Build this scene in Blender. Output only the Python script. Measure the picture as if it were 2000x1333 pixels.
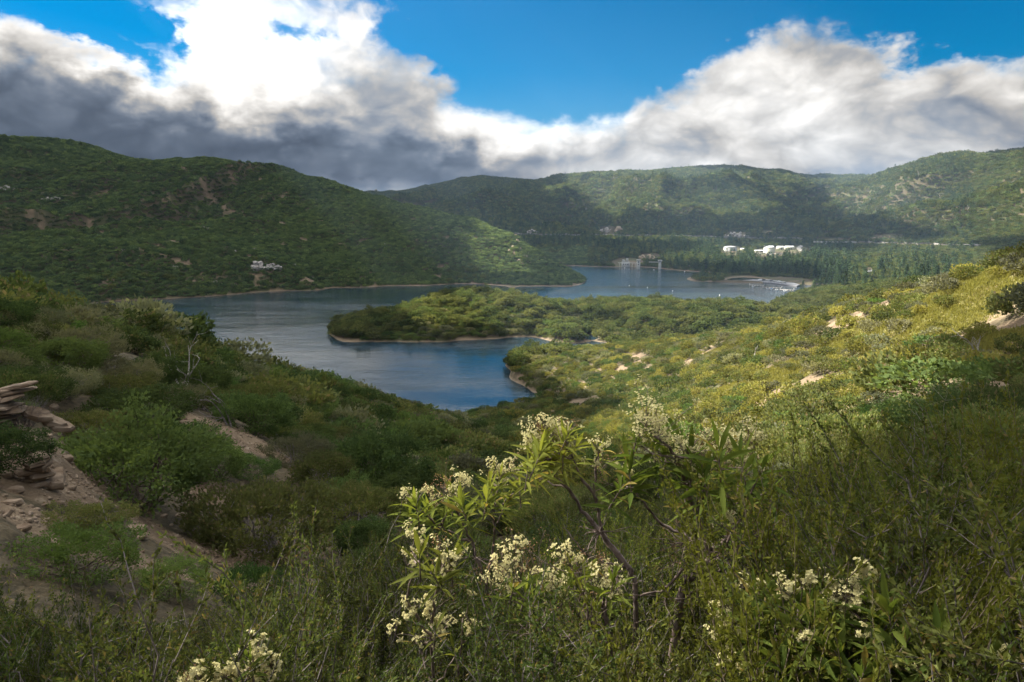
import bpy, math, random
import numpy as np
from mathutils import Vector
R=math.radians
random.seed(7); rng=np.random.default_rng(11)
for o in list(bpy.data.objects): bpy.data.objects.remove(o)
S=bpy.context.scene; COL=S.collection
# ------------------------------------------------------------------ camera
F=1333.0; HORIZ=440.0; CAMZ=55.0
PITCH=math.atan((666.5-HORIZ)/F)
cam=bpy.data.objects.new('camera',bpy.data.cameras.new('camera')); COL.objects.link(cam)
cam.data.sensor_width=36; cam.data.lens=24; cam.data.clip_start=0.05; cam.data.clip_end=20000
cam.location=(0,0,CAMZ); cam.rotation_euler=(math.pi/2-PITCH,0,0); S.camera=cam
cp,sp=math.cos(PITCH),math.sin(PITCH)
def ray(u,v):
    x=(u-1000)/F; y=(666.5-v)/F
    return np.array([x, cp+sp*y, -sp+cp*y])
def P(u,v,d):                 # point at ground distance d on the sight line through (u,v) of the 2000x1333 photograph
    r=ray(u,v); k=d/math.hypot(r[0],r[1]); return (r[0]*k,r[1]*k,CAMZ+r[2]*k)
def W(u,v,z=0.0):             # the same on the water level
    r=ray(u,v); k=(z-CAMZ)/r[2]; return (r[0]*k,r[1]*k,z)
def AE(u,v):
    r=ray(u,v); return math.degrees(math.atan2(r[0],r[1])), math.degrees(math.atan2(r[2],math.hypot(r[0],r[1])))
# ------------------------------------------------------------------ node helper
class V:
    def __init__(s,t,sock): s.t=t; s.s=sock
    def m(s,op,b=None,c=None,clamp=False):
        n=s.t.nodes.new('ShaderNodeMath'); n.operation=op; n.use_clamp=clamp
        for i,x in enumerate((s,b,c)):
            if x is None: continue
            if isinstance(x,V): s.t.links.new(x.s,n.inputs[i])
            else: n.inputs[i].default_value=x
        return V(s.t,n.outputs[0])
    def __add__(s,b): return s.m('ADD',b)
    def __sub__(s,b): return s.m('SUBTRACT',b)
    def __mul__(s,b): return s.m('MULTIPLY',b)
    def __truediv__(s,b): return s.m('DIVIDE',b)
    def __neg__(s): return s.m('MULTIPLY',-1.0)
    __radd__=__add__; __rmul__=__mul__
    def rs(s,a): return V_const(s.t,a)-s
    def smooth(s,a,b,lo=0.0,hi=1.0):
        n=s.t.nodes.new('ShaderNodeMapRange'); n.interpolation_type='SMOOTHSTEP'; s.t.links.new(s.s,n.inputs['Value'])
        for k,x in zip(('From Min','From Max','To Min','To Max'),(a,b,lo,hi)): n.inputs[k].default_value=x
        return V(s.t,n.outputs['Result'])
    def clamp(s): return s.m('ADD',0.0,clamp=True)
def V_const(t,a):
    n=t.nodes.new('ShaderNodeValue'); n.outputs[0].default_value=a; return V(t,n.outputs[0])
def xyz(t,x,y,z):
    n=t.nodes.new('ShaderNodeCombineXYZ')
    for i,q in enumerate((x,y,z)):
        if isinstance(q,V): t.links.new(q.s,n.inputs[i])
        else: n.inputs[i].default_value=q
    return V(t,n.outputs[0])
def split(t,v):
    n=t.nodes.new('ShaderNodeSeparateXYZ'); t.links.new(v.s,n.inputs[0]); return [V(t,n.outputs[i]) for i in range(3)]
def noise(t,vec,scale,detail=4,rough=0.5,dist=0.0,dim='3D'):
    n=t.nodes.new('ShaderNodeTexNoise'); n.noise_dimensions=dim; t.links.new(vec.s,n.inputs['Vector'])
    n.inputs['Scale'].default_value=scale; n.inputs['Detail'].default_value=detail; n.inputs['Roughness'].default_value=rough; n.inputs['Distortion'].default_value=dist
    return V(t,n.outputs[0])
def setc(t,inp,c):
    if isinstance(c,V): t.links.new(c.s,inp)
    elif isinstance(c,(int,float)): inp.default_value=c
    else: inp.default_value=(*c,1) if len(c)==3 else c
def mixc(t,f,a,b,bt='MIX'):
    n=t.nodes.new('ShaderNodeMix'); n.data_type='RGBA'; n.blend_type=bt
    setc(t,n.inputs[0],f); setc(t,n.inputs[6],a); setc(t,n.inputs[7],b)
    return V(t,n.outputs[2])
def mat(name):
    m=bpy.data.materials.new(name); m.use_nodes=True; t=m.node_tree; t.nodes.clear()
    out=t.nodes.new('ShaderNodeOutputMaterial'); return m,t,out
def geo(t):
    n=t.nodes.new('ShaderNodeNewGeometry'); return V(t,n.outputs['Position']),V(t,n.outputs['Normal'])
def rnd(t):
    n=t.nodes.new('ShaderNodeObjectInfo'); return V(t,n.outputs['Random'])
def princ(t,out,col,rough=0.7,spec=0.3,**kw):
    b=t.nodes.new('ShaderNodeBsdfPrincipled'); setc(t,b.inputs['Base Color'],col); setc(t,b.inputs['Roughness'],rough)
    b.inputs['Specular IOR Level'].default_value=spec
    for k,x in kw.items(): setc(t,b.inputs[k.replace('_',' ')],x)
    t.links.new(b.outputs[0],out.inputs['Surface']); return b
def bump(t,b,h,strength=0.5,dist=1.0):
    n=t.nodes.new('ShaderNodeBump'); n.inputs['Strength'].default_value=strength; n.inputs['Distance'].default_value=dist
    t.links.new(h.s,n.inputs['Height']); t.links.new(n.outputs[0],b.inputs['Normal'])
# ------------------------------------------------------------------ sun, sky
SUN_AZ,SUN_EL=-60.0,40.0            # degrees left of the view axis, above the horizon
sdir=Vector((math.sin(R(SUN_AZ))*math.cos(R(SUN_EL)),math.cos(R(SUN_AZ))*math.cos(R(SUN_EL)),math.sin(R(SUN_EL))))
sun=bpy.data.objects.new('sun',bpy.data.lights.new('sun','SUN')); COL.objects.link(sun)
sun.data.energy=5.0; sun.data.angle=R(0.5); sun.data.color=(1.0,0.93,0.80)
sun.rotation_euler=sdir.to_track_quat('Z','Y').to_euler()
S.view_settings.view_transform='Standard'; S.view_settings.look='None'; S.view_settings.gamma=1; S.view_settings.exposure=2.0
world=bpy.data.worlds.new('World'); S.world=world; world.use_nodes=True
def build_world():
    t=world.node_tree; t.nodes.clear(); SK=0.12
    tc=t.nodes.new('ShaderNodeTexCoord'); g=V(t,tc.outputs['Generated'])
    sky=t.nodes.new('ShaderNodeTexSky'); sky.sky_type='NISHITA'; sky.sun_disc=False; sky.sun_elevation=R(SUN_EL); sky.sun_rotation=R(SUN_AZ)
    sky.ozone_density=2.0; sky.dust_density=0.3; sky.altitude=1000
    hs=t.nodes.new('ShaderNodeHueSaturation'); hs.inputs['Saturation'].default_value=1.68; hs.inputs['Hue'].default_value=0.494; hs.inputs['Value'].default_value=0.86
    t.links.new(sky.outputs[0],hs.inputs['Color']); skyc=V(t,hs.outputs[0])
    x,y,z=split(t,g)
    az=x.m('ARCTAN2',y)*57.2958; h=(x*x+y*y).m('SQRT'); el=z.m('ARCTAN2',h)*57.2958
    el2=el.m('MAXIMUM',0.0)
    ey=el*1.1+(el2+2.0).m('LOGARITHM',2.718)*1.6
    q=xyz(t,az*0.8,ey,0.0)
    def vadd(a,b,k=1.0,c=0.0):
        n=t.nodes.new('ShaderNodeVectorMath'); n.operation='MULTIPLY_ADD'; t.links.new(b.s,n.inputs[0]); n.inputs[1].default_value=(k,k,k); t.links.new(a.s,n.inputs[2]); return V(t,n.outputs[0])
    def cnoise(vec,scale,detail,rough=0.5):
        n=t.nodes.new('ShaderNodeTexNoise'); n.noise_dimensions='2D'; n.inputs['Scale'].default_value=scale; n.inputs['Detail'].default_value=detail; n.inputs['Roughness'].default_value=rough; t.links.new(vec.s,n.inputs['Vector']); return V(t,n.outputs['Color'])
    w1=cnoise(q,0.13,2); w2=cnoise(vadd(q,w1,4.0),0.6,3)
    qw=vadd(vadd(q,w1,5.0),w2,1.1)
    def ell(u,v,ru,rv,rot=0.0,src=None):
        a,e=AE(u,v); du=ru/F*57.3; dv=rv/F*57.3; c,s=math.cos(R(rot)),math.sin(R(rot))
        A,E=src or (az,el); A=A-a; E=E-e
        X=(A*c+E*s)*(1/du); Y=(E*c-A*s)*(1/dv)
        return (X*X+Y*Y).m('MULTIPLY',-1.0).m('EXPONENT')
    wx,wy,_=split(t,cnoise(q,0.28,5,0.55)); jz=(az+(wx-0.5)*8.0, el+(wy-0.5)*5.5); wx2,wy2,_=split(t,cnoise(q,0.5,6,0.62)); je=(az+(wx-0.5)*8.0+(wx2-0.5)*2.4, el+(wy-0.5)*4.0+(wy2-0.5)*2.2)   # ragged copies of the bearings for the light patches
    d0=noise(t,qw,0.10,9,0.56,dim='2D'); d2=noise(t,qw,0.10,3,0.5,dim='2D')
    off=xyz(t,az*0.8-0.35,ey+1.3,0.0)
    d1=noise(t,vadd(vadd(off,w1,5.0),w2,1.1),0.10,3,0.5,dim='2D')
    vo=t.nodes.new('ShaderNodeTexVoronoi'); vo.voronoi_dimensions='2D'; vo.feature='SMOOTH_F1'; vo.inputs['Scale'].default_value=0.34; vo.inputs['Detail'].default_value=3; vo.inputs['Roughness'].default_value=0.55; vo.inputs['Smoothness'].default_value=0.5
    t.links.new(vadd(vadd(q,w1,3.0),w2,0.8).s,vo.inputs['Vector']); puff=V(t,vo.outputs['Distance']).rs(0.5)
    cov=V_const(t,0.66)
    HO=[(1080,20,270,130,0,1.0),(1150,130,160,80,0,0.75),(1400,-20,260,80,0,0.65),(890,60,90,100,0,0.55),(1290,100,80,60,0,0.40),
        (1870,10,190,80,0,0.85),(2050,40,190,50,0,0.6),(1250,-300,900,200,0,0.4),
        (335,70,44,36,-20,0.75),(20,5,80,26,0,0.4),(215,75,80,30,-35,0.7),(180,20,80,30,0,0.4),(590,70,20,20,0,0.3)]
    for u,v,a,b,r,k in HO: cov=cov-ell(u,v,a,b,r,je)*k
    CL=[(1630,110,150,110,0,0.75),(1480,170,200,80,0,0.35),(500,100,230,140,0,0.30),(690,60,60,90,0,0.35),(120,180,260,100,0,0.35),(830,150,60,40,0,0.35),(900,230,200,80,0,0.25),(1960,150,130,60,0,0.3)]
    for u,v,a,b,r,k in CL: cov=cov+ell(u,v,a,b,r,je)*k
    cov=cov+el.smooth(11.0,5.0,0.0,0.5)+puff*0.13
    dd=d0+cov
    alpha=dd.smooth(0.86,1.40)
    thick=dd.smooth(1.0,1.5)
    B=V_const(t,0.60)
    LB=[(450,125,120,90,0,0.42),(430,110,250,140,0,0.20),(620,20,170,80,0,0.10),(350,50,110,90,0,0.16),(640,90,150,120,0,0.20),(70,60,190,34,-12,0.32),(200,135,70,22,0,0.34),(960,240,130,65,0,0.32),(1130,235,120,45,0,0.30),(880,290,150,26,20,0.12),(1700,190,380,80,0,0.12),(1500,150,130,60,-25,0.16),(1900,120,150,50,0,0.12),(1440,230,120,80,0,0.16),(1700,300,400,50,0,0.06),
        (60,180,260,70,8,-0.18),(100,265,360,60,0,-0.17),(-300,200,300,150,10,-0.2),(450,125,60,45,0,0.15),(1500,325,420,22,0,0.10),(380,260,300,60,0,-0.24),(730,180,110,50,15,-0.28),(560,300,320,45,0,-0.20),(250,345,500,50,0,-0.30),(700,350,200,40,0,-0.12),(840,320,220,28,0,-0.22),(1350,330,500,25,0,-0.07),(1650,50,80,60,0,-0.14),(1850,215,130,50,0,-0.18),(1650,160,70,50,0,-0.10)]
    for u,v,a,b,r,k in LB: B=B+ell(u,v,a,b,r,jz)*k
    relief=(d2-d1)
    B=B+relief*0.55+thick.rs(1.0)*0.16+puff*0.18+(d0-d2)*0.5
    B=(B-0.20).m('SMOOTH_MAX',0.02,0.35)+0.25+puff*0.09+(d2-d1)*0.25; B=B.m('POWER',1.5)
    k=1.0/SK
    dark=xyz(t,B*0.74+0.012,B*0.90+0.018,B*1.15+0.03); lite=xyz(t,B*1.02,B*0.985,B*0.93)
    cc=mixc(t,B.smooth(0.10,0.50),dark,lite)
    # sky above the view gets added brightness, to raise ambient light on the land
    up=el.smooth(24.0,42.0,0.31,0.52)
    sc=mixc(t,1.0,cc,xyz(t,up*k,up*k,up*k),'MULTIPLY')
    ua=el.smooth(24.0,38.0,0.0,0.6); alpha=alpha.m('MAXIMUM',ua); sk2=el.smooth(20.0,45.0,0.27,0.33)
    skyc=mixc(t,1.0,skyc,xyz(t,sk2,sk2,sk2),'MULTIPLY')
    col=mixc(t,alpha,skyc,sc)
    col=mixc(t,el.smooth(-1.0,-4.0),col,(0.05*k,0.06*k,0.05*k))
    bg=t.nodes.new('ShaderNodeBackground'); t.links.new(col.s,bg.inputs[0]); bg.inputs[1].default_value=SK
    o=t.nodes.new('ShaderNodeOutputWorld'); t.links.new(bg.outputs[0],o.inputs[0])
build_world()
world.cycles.sampling_method='MANUAL'; world.cycles.sample_map_resolution=1024
cy=S.cycles; cy.max_bounces=5; cy.diffuse_bounces=2; cy.glossy_bounces=2; cy.transmission_bounces=2; cy.transparent_max_bounces=6; cy.volume_bounces=0
cy.use_denoising=True; cy.denoising_prefilter='ACCURATE'; cy.denoising_input_passes='RGB_ALBEDO_NORMAL'; cy.sample_clamp_indirect=4.0; cy.adaptive_threshold=0.008
# ------------------------------------------------------------------ numpy noise
def _h(ix,iy,s):
    n=(ix.astype(np.int64)*374761393+iy.astype(np.int64)*668265263+s*974634777)&0x7fffffff
    n=((n^(n>>13))*1274126177)&0x7fffffff
    return ((n^(n>>16))&0xffff)/65535.0
def vn(x,y,s=0):
    ix=np.floor(x); iy=np.floor(y); fx=x-ix; fy=y-iy; fx=fx*fx*fx*(fx*(fx*6-15)+10); fy=fy*fy*fy*(fy*(fy*6-15)+10)
    a=_h(ix,iy,s); b=_h(ix+1,iy,s); c=_h(ix,iy+1,s); d=_h(ix+1,iy+1,s)
    return (a*(1-fx)+b*fx)*(1-fy)+(c*(1-fx)+d*fx)*fy
def fbm(x,y,o=5,s=0,g=0.5):
    r=0;a=1;n=0
    for i in range(o):
        r=r+a*vn(x,y,s+i*17); n+=a; a*=g; x,y=x*1.6+y*1.2+13.7,-x*1.2+y*1.6+5.1
    return r/n
def ridged(x,y,o=5,s=0):
    r=0;a=1;n=0
    for i in range(o):
        q=1-np.abs(2*vn(x,y,s+i*31)-1); r=r+a*q*q; n+=a; a*=0.5; x,y=x*1.6+y*1.2+3.7,-x*1.2+y*1.6+9.1
    return r/n
# ------------------------------------------------------------------ terrain
class TPS:
    def __init__(s,pts,reg=1e-3):
        p=np.array(pts,float); s.q=s.m(p[:,0],p[:,1]); z=p[:,2]; n=len(z)
        K=s.k(s.q,s.q)+reg*np.eye(n); A=np.zeros((n+3,n+3)); A[:n,:n]=K; A[:n,n]=1; A[:n,n+1:]=s.q; A[n,:n]=1; A[n+1:,:n]=s.q.T
        s.w=np.linalg.solve(A,np.r_[z,0,0,0])
    def m(s,x,y): return np.c_[np.arctan2(x,y), 0.8*np.log(np.hypot(x,y)+2.0)]
    def k(s,a,b):
        d=((a[:,None,:]-b[None,:,:])**2).sum(-1); return 0.5*d*np.log(d+1e-12)
    def __call__(s,x,y):
        q=s.m(x.ravel(),y.ravel()); out=np.empty(len(q)); n=len(s.q)
        for i in range(0,len(q),60000):
            c=q[i:i+60000]; out[i:i+60000]=s.k(c,s.q)@s.w[:n]+s.w[n]+c@s.w[n+1:]
        return out.reshape(x.shape)
def pol(azd,r,z): return (r*math.sin(R(azd)),r*math.cos(R(azd)),z)
near=[]
for a in (-120,-80,-40,0,40,80,120): near.append(pol(a,0.3,53.35))
for a,z2,z4 in ((-110,53.6,53.7),(-60,53.0,52.3),(-30,52.7,51.7),(0,52.6,51.5),(30,52.8,52.0),(60,53.1,52.7),(110,53.8,54)): near+= [pol(a,2.2,z2),pol(a,4.5,z4)]
near+=[P(*q) for q in [
 (30,860,12.5),(0,1000,9.5),(-150,900,12),(-250,720,20),(250,1050,10.5),(280,1005,14),(130,880,15),(450,835,23),(350,775,28),(600,1080,13),(600,890,26),(760,920,40),(940,875,75),(200,830,20),(60,700,27),(180,690,32),
 (0,612,46),(-200,580,45),(100,618,48),(220,646,52),(350,702,62),(560,734,84),(750,785,118),(880,822,155),(560,790,50),(720,850,60),(830,850,95),
 (900,1090,14),(900,1010,28),(900,950,50),(900,890,95),(915,850,140),
 (1300,1010,18),(1300,900,55),(1200,880,85),(1500,860,46),(1500,960,20),(1700,800,42),(1900,740,46),(1900,905,18),(1700,920,19),(1750,1120,6.5),(2000,1010,7.5),(2150,900,12),(2200,700,40),(1500,1130,8),
 (2000,520,82),(2200,500,75),(1900,545,92),(1800,570,108),(1650,618,135),(1530,632,178),
 (1400,668,208),(1250,672,232),(1150,683,246),(1060,702,258),(1005,722,249),(1030,708,264),
 (1150,740,205),(1080,750,222),(1200,800,160),(1300,760,155),(1400,740,125),(1500,740,95),(1600,700,95),(1750,680,78),(1900,630,72),(1100,830,155),(1000,845,150),(1300,700,190),(1450,690,150),(1700,750,58)]]
near+=[W(u,v) for u,v in [(975,717),(985,735),(1020,750),(1065,774),(1010,785),(960,798),(922,812),(1000,706),(1045,690)]]
near+=[W(u,v,-5) for u,v in [(760,706),(850,706),(905,703),(940,712),(700,725),(1100,674),(1180,668),(800,740),(860,725),(930,740),(960,700),(940,770),(890,800),(1010,695),(980,755),(1050,682)]]
def behind(u,v,r0,zs): # ground beyond a ridge, along the same bearing
    x,y,_=P(u,v,1.0); return [(x*r,y*r,z) for r,z in zs]
near+=behind(0,600,0,[(75,38),(130,12),(190,-4),(300,-8)])+behind(-200,600,0,[(75,44),(150,24),(250,4),(330,-8)])+behind(350,690,0,[(90,30),(140,3),(180,-5),(260,-8)])+behind(560,722,0,[(110,27),(150,5),(185,-5),(260,-8)])+behind(750,778,0,[(150,12),(180,-2),(230,-8)])+behind(880,822,0,[(178,3),(205,-4),(240,-8)])
near+=behind(2000,520,0,[(120,44),(220,25),(330,8),(420,2),(600,-6)])+behind(2200,500,0,[(150,45),(300,25),(500,6),(650,-6)])+behind(1800,570,0,[(150,38),(230,20),(330,5),(420,-2),(550,-8)])+behind(1650,618,0,[(175,32),(250,14),(330,3),(400,-3),(520,-8)])+behind(1530,632,0,[(225,22),(290,6),(340,1),(420,-5)])
near+=behind(1400,668,0,[(250,14),(290,3),(330,-4),(420,-8)])+behind(1250,672,0,[(262,9),(285,0),(320,-6)])+behind(1150,683,0,[(272,4),(290,-4),(330,-8)])+behind(1060,700,0,[(272,1),(300,-6)])
isl=[W(u,v,0) for u,v in [(640,676),(700,683),(780,686),(830,682),(860,675),(900,677),(930,680),(970,673),(1050,669),(640,641),(660,631),(652,660),(1150,664)]]
isl+=[P(*q) for q in [(720,622,385),(790,607,395),(850,584,405),(930,575,405),(1050,591,405),(1200,594,405),(1400,601,400),(1520,614,385),(800,655,335),(900,640,345),(960,640,340),(1100,640,330),(1250,640,320),(1400,628,330),(700,655,338),(870,655,325)]]
isl+=[W(u,v,2.0) for u,v in [(1090,664),(1130,662),(1180,660)]]
isl+=[W(u,v,-9) for u,v in [(600,715),(700,720),(800,725),(900,715),(1000,710),(1080,710),(1180,715),(650,760),(850,760),(1050,760),(1250,730)]]+[W(u,v,-4) for u,v in [(615,680),(615,640),(700,695),(800,698),(900,688),(860,688),(1050,680),(1150,675),(630,622),(960,688)]]
isl+=behind(720,622,0,[(425,-1),(470,-6)])+behind(850,592,0,[(445,1),(475,-5)])+behind(1050,600,0,[(445,1),(475,-5)])+behind(1200,600,0,[(445,1),(475,-5)])+behind(1400,607,0,[(440,1),(472,-5)])+behind(1520,614,0,[(420,3),(462,-4)])+behind(1700,614,0,[(300,5),(380,5),(440,-4)])+behind(1000,600,0,[(600,-10),(200,-12)])+behind(500,600,0,[(350,-10),(450,-10)])
ml=[W(u,v,0.3) for u,v in [(-400,600),(-100,596),(100,594),(210,589),(300,585),(400,578),(500,570),(570,566),(640,562),(700,561),(760,557),(820,559),(900,559),(1000,562),(1070,567),(1110,560),(1142,552)]]
ml+=[W(u,v,-5) for u,v in [(-100,620),(210,603),(400,590),(640,572),(900,568),(1070,577),(1160,556),(1160,548)]]
ml+=[P(*q) for q in [(-300,255,1600),(0,275,1500),(150,290,1450),(215,302,1400),(270,314,1300),(380,308,1250),(450,322,1200),(500,338,1150),(570,336,1100),(620,341,1050),(700,368,1000),(800,401,930),(900,430,860),(1000,462,790),(1060,492,745),(1110,527,705),
 (100,565,555),(0,560,600),(200,545,590),(300,505,640),(430,477,690),(520,497,650),(600,535,620),(400,540,590),
 (250,440,850),(120,450,830),(0,440,850),(350,425,860),(470,440,800),(580,500,690),(640,520,660),(690,540,640),
 (600,400,900),(560,430,830),(660,430,820),(760,480,740),(850,510,700),(950,535,675),(480,380,1000),(380,355,1100),(200,360,1100),(60,340,1200),(300,330,1200),(-200,420,900),(-200,540,620),(1040,530,690),(700,470,760),(530,370,990),(440,355,1080)]]
ml+=behind(0,275,0,[(1900,120),(2300,60)])+behind(380,308,0,[(1600,80),(2000,10)])+behind(570,326,0,[(1350,80),(1700,0)])+behind(800,401,0,[(1100,40),(1300,-10)])+behind(1000,462,0,[(900,20),(1000,-8)])+behind(1110,527,0,[(760,-1),(800,-8)])+behind(1200,600,0,[(700,-10),(900,-10)])
fl=[W(u,v,0.2) for u,v in [(950,515),(1060,517),(1110,521),(1200,522),(1240,524),(1300,526),(1345,531),(1375,539),(1440,548),(1500,552),(1555,560)]]
fl+=[W(u,v,2.2) for u,v in [(1385,536),(1412,540),(1440,545),(1470,548),(1510,551)]]
fl+=[W(u,v,-5) for u,v in [(1110,528),(1240,531),(1350,543),(1440,556),(1520,568),(950,521)]]
fl+=[P(*q) for q in [(1130,500,1000),(1240,508,980),(1300,493,1060),(1360,505,980),(1420,515,930),(1400,495,1080),(1500,497,1090),(1430,497,1120),(1560,495,1120),(1600,482,1300),(1450,528,850),(1550,530,820),(1520,540,770),
 (1200,462,1350),(1400,464,1400),(1100,457,1300),(1000,452,1400),(1300,463,1380),(1500,466,1400),(1640,472,1380),(1850,476,1250),(1950,480,1150),(2100,480,1100),(1700,530,790),(1700,512,930),(1850,505,1000),(1640,540,735),(1620,510,930),
 (700,400,3600),(760,385,3500),(830,368,3400),(900,352,3300),(950,358,3200),(1000,367,3100),(1070,352,2800),(1150,348,2700),(1250,333,2600),(1340,333,2600),(1450,340,2700),(1550,346,2800),(1640,350,2900),
 (1680,350,2300),(1740,338,2200),(1800,326,2100),(1900,322,2000),(2000,304,1900),(2200,285,1800),
 (1300,400,1950),(1200,420,1750),(1400,395,1950),(1450,430,1650),(1350,435,1600),(1100,420,1850),(1000,410,2100),(900,395,2500),(820,400,2700),(1180,380,2250),(1280,360,2300),(1050,390,2300),
 (1700,400,1800),(1640,400,1900),(1800,390,1750),(1700,440,1500),(1900,390,1650),(1900,435,1350),(2000,430,1300),(2000,370,1600),(1800,440,1400),(1620,440,1550),
 (1570,380,2500),(1545,410,2100),(1540,435,1750),(1560,452,1500)]]
fl+=behind(900,352,0,[(4200,260),(6000,100)])+behind(1250,333,0,[(3500,230),(6000,100)])+behind(1640,350,0,[(3800,220),(6000,100)])+behind(2000,304,0,[(2600,240),(6000,100)])+behind(2200,300,0,[(2600,240),(900,10)])+behind(500,400,0,[(4000,80),(2500,-5),(6000,100)])
sp5=[W(1520,592,0),W(1524,583,0),W(1545,573,0),W(1510,596,-4),W(1508,580,-4),W(1530,568,-4)]
sp5+=[P(*q) for q in [(1560,582,520),(1600,572,570),(1700,560,600),(1800,548,620),(1900,545,620),(1600,590,485),(1700,585,490),(1800,570,500)]]
sp5+=behind(1600,560,0,[(690,-2),(750,-6),(420,-5)])+behind(1700,560,0,[(720,1),(800,-6),(400,-5)])+behind(1850,560,0,[(760,2),(900,-6),(380,-5)])+behind(2100,560,0,[(600,12),(900,-6),(360,-5)])+behind(1400,560,0,[(500,-8),(700,-8)])
T_near,T_isl,T_ml,T_fl,T_sp=[TPS(q) for q in (near,isl,ml,fl,sp5)]
def sw(x,a,b):
    k=np.clip((x-a)/(b-a),0,1); return k*k*(3-2*k)
def height(x,y):
    r=np.hypot(x,y); a=np.degrees(np.arctan2(x,y)); z=np.full(x.shape,-14.0)
    def put(Tp,mask,f):
        if mask.any():
            q=Tp(x[mask],y[mask]); z[mask]=np.maximum(z[mask],f(q,x[mask],y[mask],r[mask],a[mask]))
    def fn(q,x,y,r,a):
        lim=1-sw(r,430,620); am=sw(q,-2,6)*sw(r,8,60)
        q=q+am*(fbm(x/45,y/45,5,3)-0.5)*7*sw(r,30,150)+am*(fbm(x/9,y/9,4,8)-0.5)*1.3+(fbm(x/1.3,y/1.3,5,5)-0.5)*0.40*sw(r,1,5)+(fbm(x/.4,y/.4,3,6)-0.5)*0.12*sw(r,1,5)*(1-sw(r,25,40))
        q=np.where(np.abs(a)>60, q+sw(np.abs(a),60,110)*0, q)
        return q*lim-14*(1-lim)
    put(T_near,r<650,fn)
    def fi(q,x,y,r,a): return np.where((r>230)&(r<520)&(a>-20)&(a<45), q+sw(q,-1,4)*(fbm(x/30,y/30,5,21)-0.5)*4+(fbm(x/7,y/7,3,23)-0.5)*0.8,-14)
    put(T_isl,(r>230)&(r<520)&(a>-20)&(a<45),fi)
    def fm(q,x,y,r,a):
        am=sw(q,0,60)*(1-0.75*sw(q,80,150))*(1-0.82*sw(x,-450,-170)); s1=(x*0.62+y*0.78); t1=(x*0.78-y*0.62); wq=fbm(x/260,y/260,3,39)*160; q=q+am*((ridged((t1+wq)/190,s1/620,3,41)-0.45)*105+(ridged((t1+wq)/70,s1/190,3,44)-0.5)*25)
        return q+sw(q,0,8)*(fbm(x/16,y/16,4,48)-0.5)*5+(fbm(x/9,y/9,2,49)-0.5)*1.0
    put(T_ml,(r>430)&(r<2600)&(a<9)&(a>-75),fm)
    def ff(q,x,y,r,a):
        am=sw(q,8,70)*sw(r,1000,1600); far=1-0.8*sw(q,130,215); wq=fbm(x/400,y/400,3,59)*260; q=q+am*far*((ridged((x+wq)/330,y/800,3,61)-0.45)*165+(ridged((x+wq)/130,y/260,3,64)-0.5)*44)
        return q+sw(q,0,8)*(fbm(x/24,y/24,4,68)-0.5)*6
    put(T_fl,(r>700)&(a>-40)&(a<75),ff)
    def fs(q,x,y,r,a): return np.minimum(q,20)+sw(q,-1,4)*(fbm(x/25,y/25,4,71)-0.5)*3
    put(T_sp,(r>420)&(r<820)&(a>16)&(a<60),fs)
    # beyond the framed part the land simply rolls on
    o=sw(np.abs(a),62,80)*sw(r,120,400); z=z*(1-o)+o*(20+60*fbm(x/400,y/400,4,77)*sw(r,300,1500))
    return z
NA0=720; az_in=np.linspace(-47,47,NA0)
az_out=np.r_[np.linspace(47.6,90,44),np.linspace(93,267,50),np.linspace(270,312.4,44)]
AZ=np.r_[az_in,az_out]; NR=900; RR=0.35*(7000/0.35)**(np.arange(NR)/(NR-1.0))
XX=np.sin(np.radians(AZ))[:,None]*RR[None]; YY=np.cos(np.radians(AZ))[:,None]*RR[None]
ZZ=height(XX,YY)
LR0=math.log(RR[0]); LRS=(math.log(RR[-1])-LR0)/(NR-1)
def hz(x,y):                     # height on the mesh itself (framed wedge only)
    x=np.asarray(x,float); y=np.asarray(y,float)
    a=(np.degrees(np.arctan2(x,y))+47)/94*(NA0-1); b=(np.log(np.hypot(x,y)+1e-9)-LR0)/LRS
    a=np.clip(a,0,NA0-1.001); b=np.clip(b,0,NR-1.001); i=a.astype(int); j=b.astype(int); a=a-i; b=b-j
    return (ZZ[i,j]*(1-a)+ZZ[i+1,j]*a)*(1-b)+(ZZ[i,j+1]*(1-a)+ZZ[i+1,j+1]*a)*b
ANG=(ZZ[:NA0]-CAMZ)/RR[None]; HMAX=np.maximum.accumulate(ANG,axis=1)
def visible(x,y,h,eps=0.0):      # does something of height h standing there show above the nearer ground?
    r=np.hypot(x,y); a=np.clip(np.rint((np.degrees(np.arctan2(x,y))+47)/94*(NA0-1)).astype(int),0,NA0-1); j=np.clip(((np.log(r)-LR0)/LRS).astype(int)-1,0,NR-1)
    return (hz(x,y)+h-CAMZ)/r>HMAX[a,j]-eps
def hit(u,v,rmin=1.0):           # where the sight line through a photo pixel meets the ground
    q=ray(u,v); q=q/math.hypot(q[0],q[1]); r=RR[RR>rmin]
    d=CAMZ+q[2]*r-np.maximum(hz(q[0]*r,q[1]*r),0.0)
    k=np.argmax(d<0); k=k if d[k]<0 else len(r)-1
    rr=r[k]; return (q[0]*rr,q[1]*rr,float(hz(q[0]*rr,q[1]*rr)))
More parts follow.
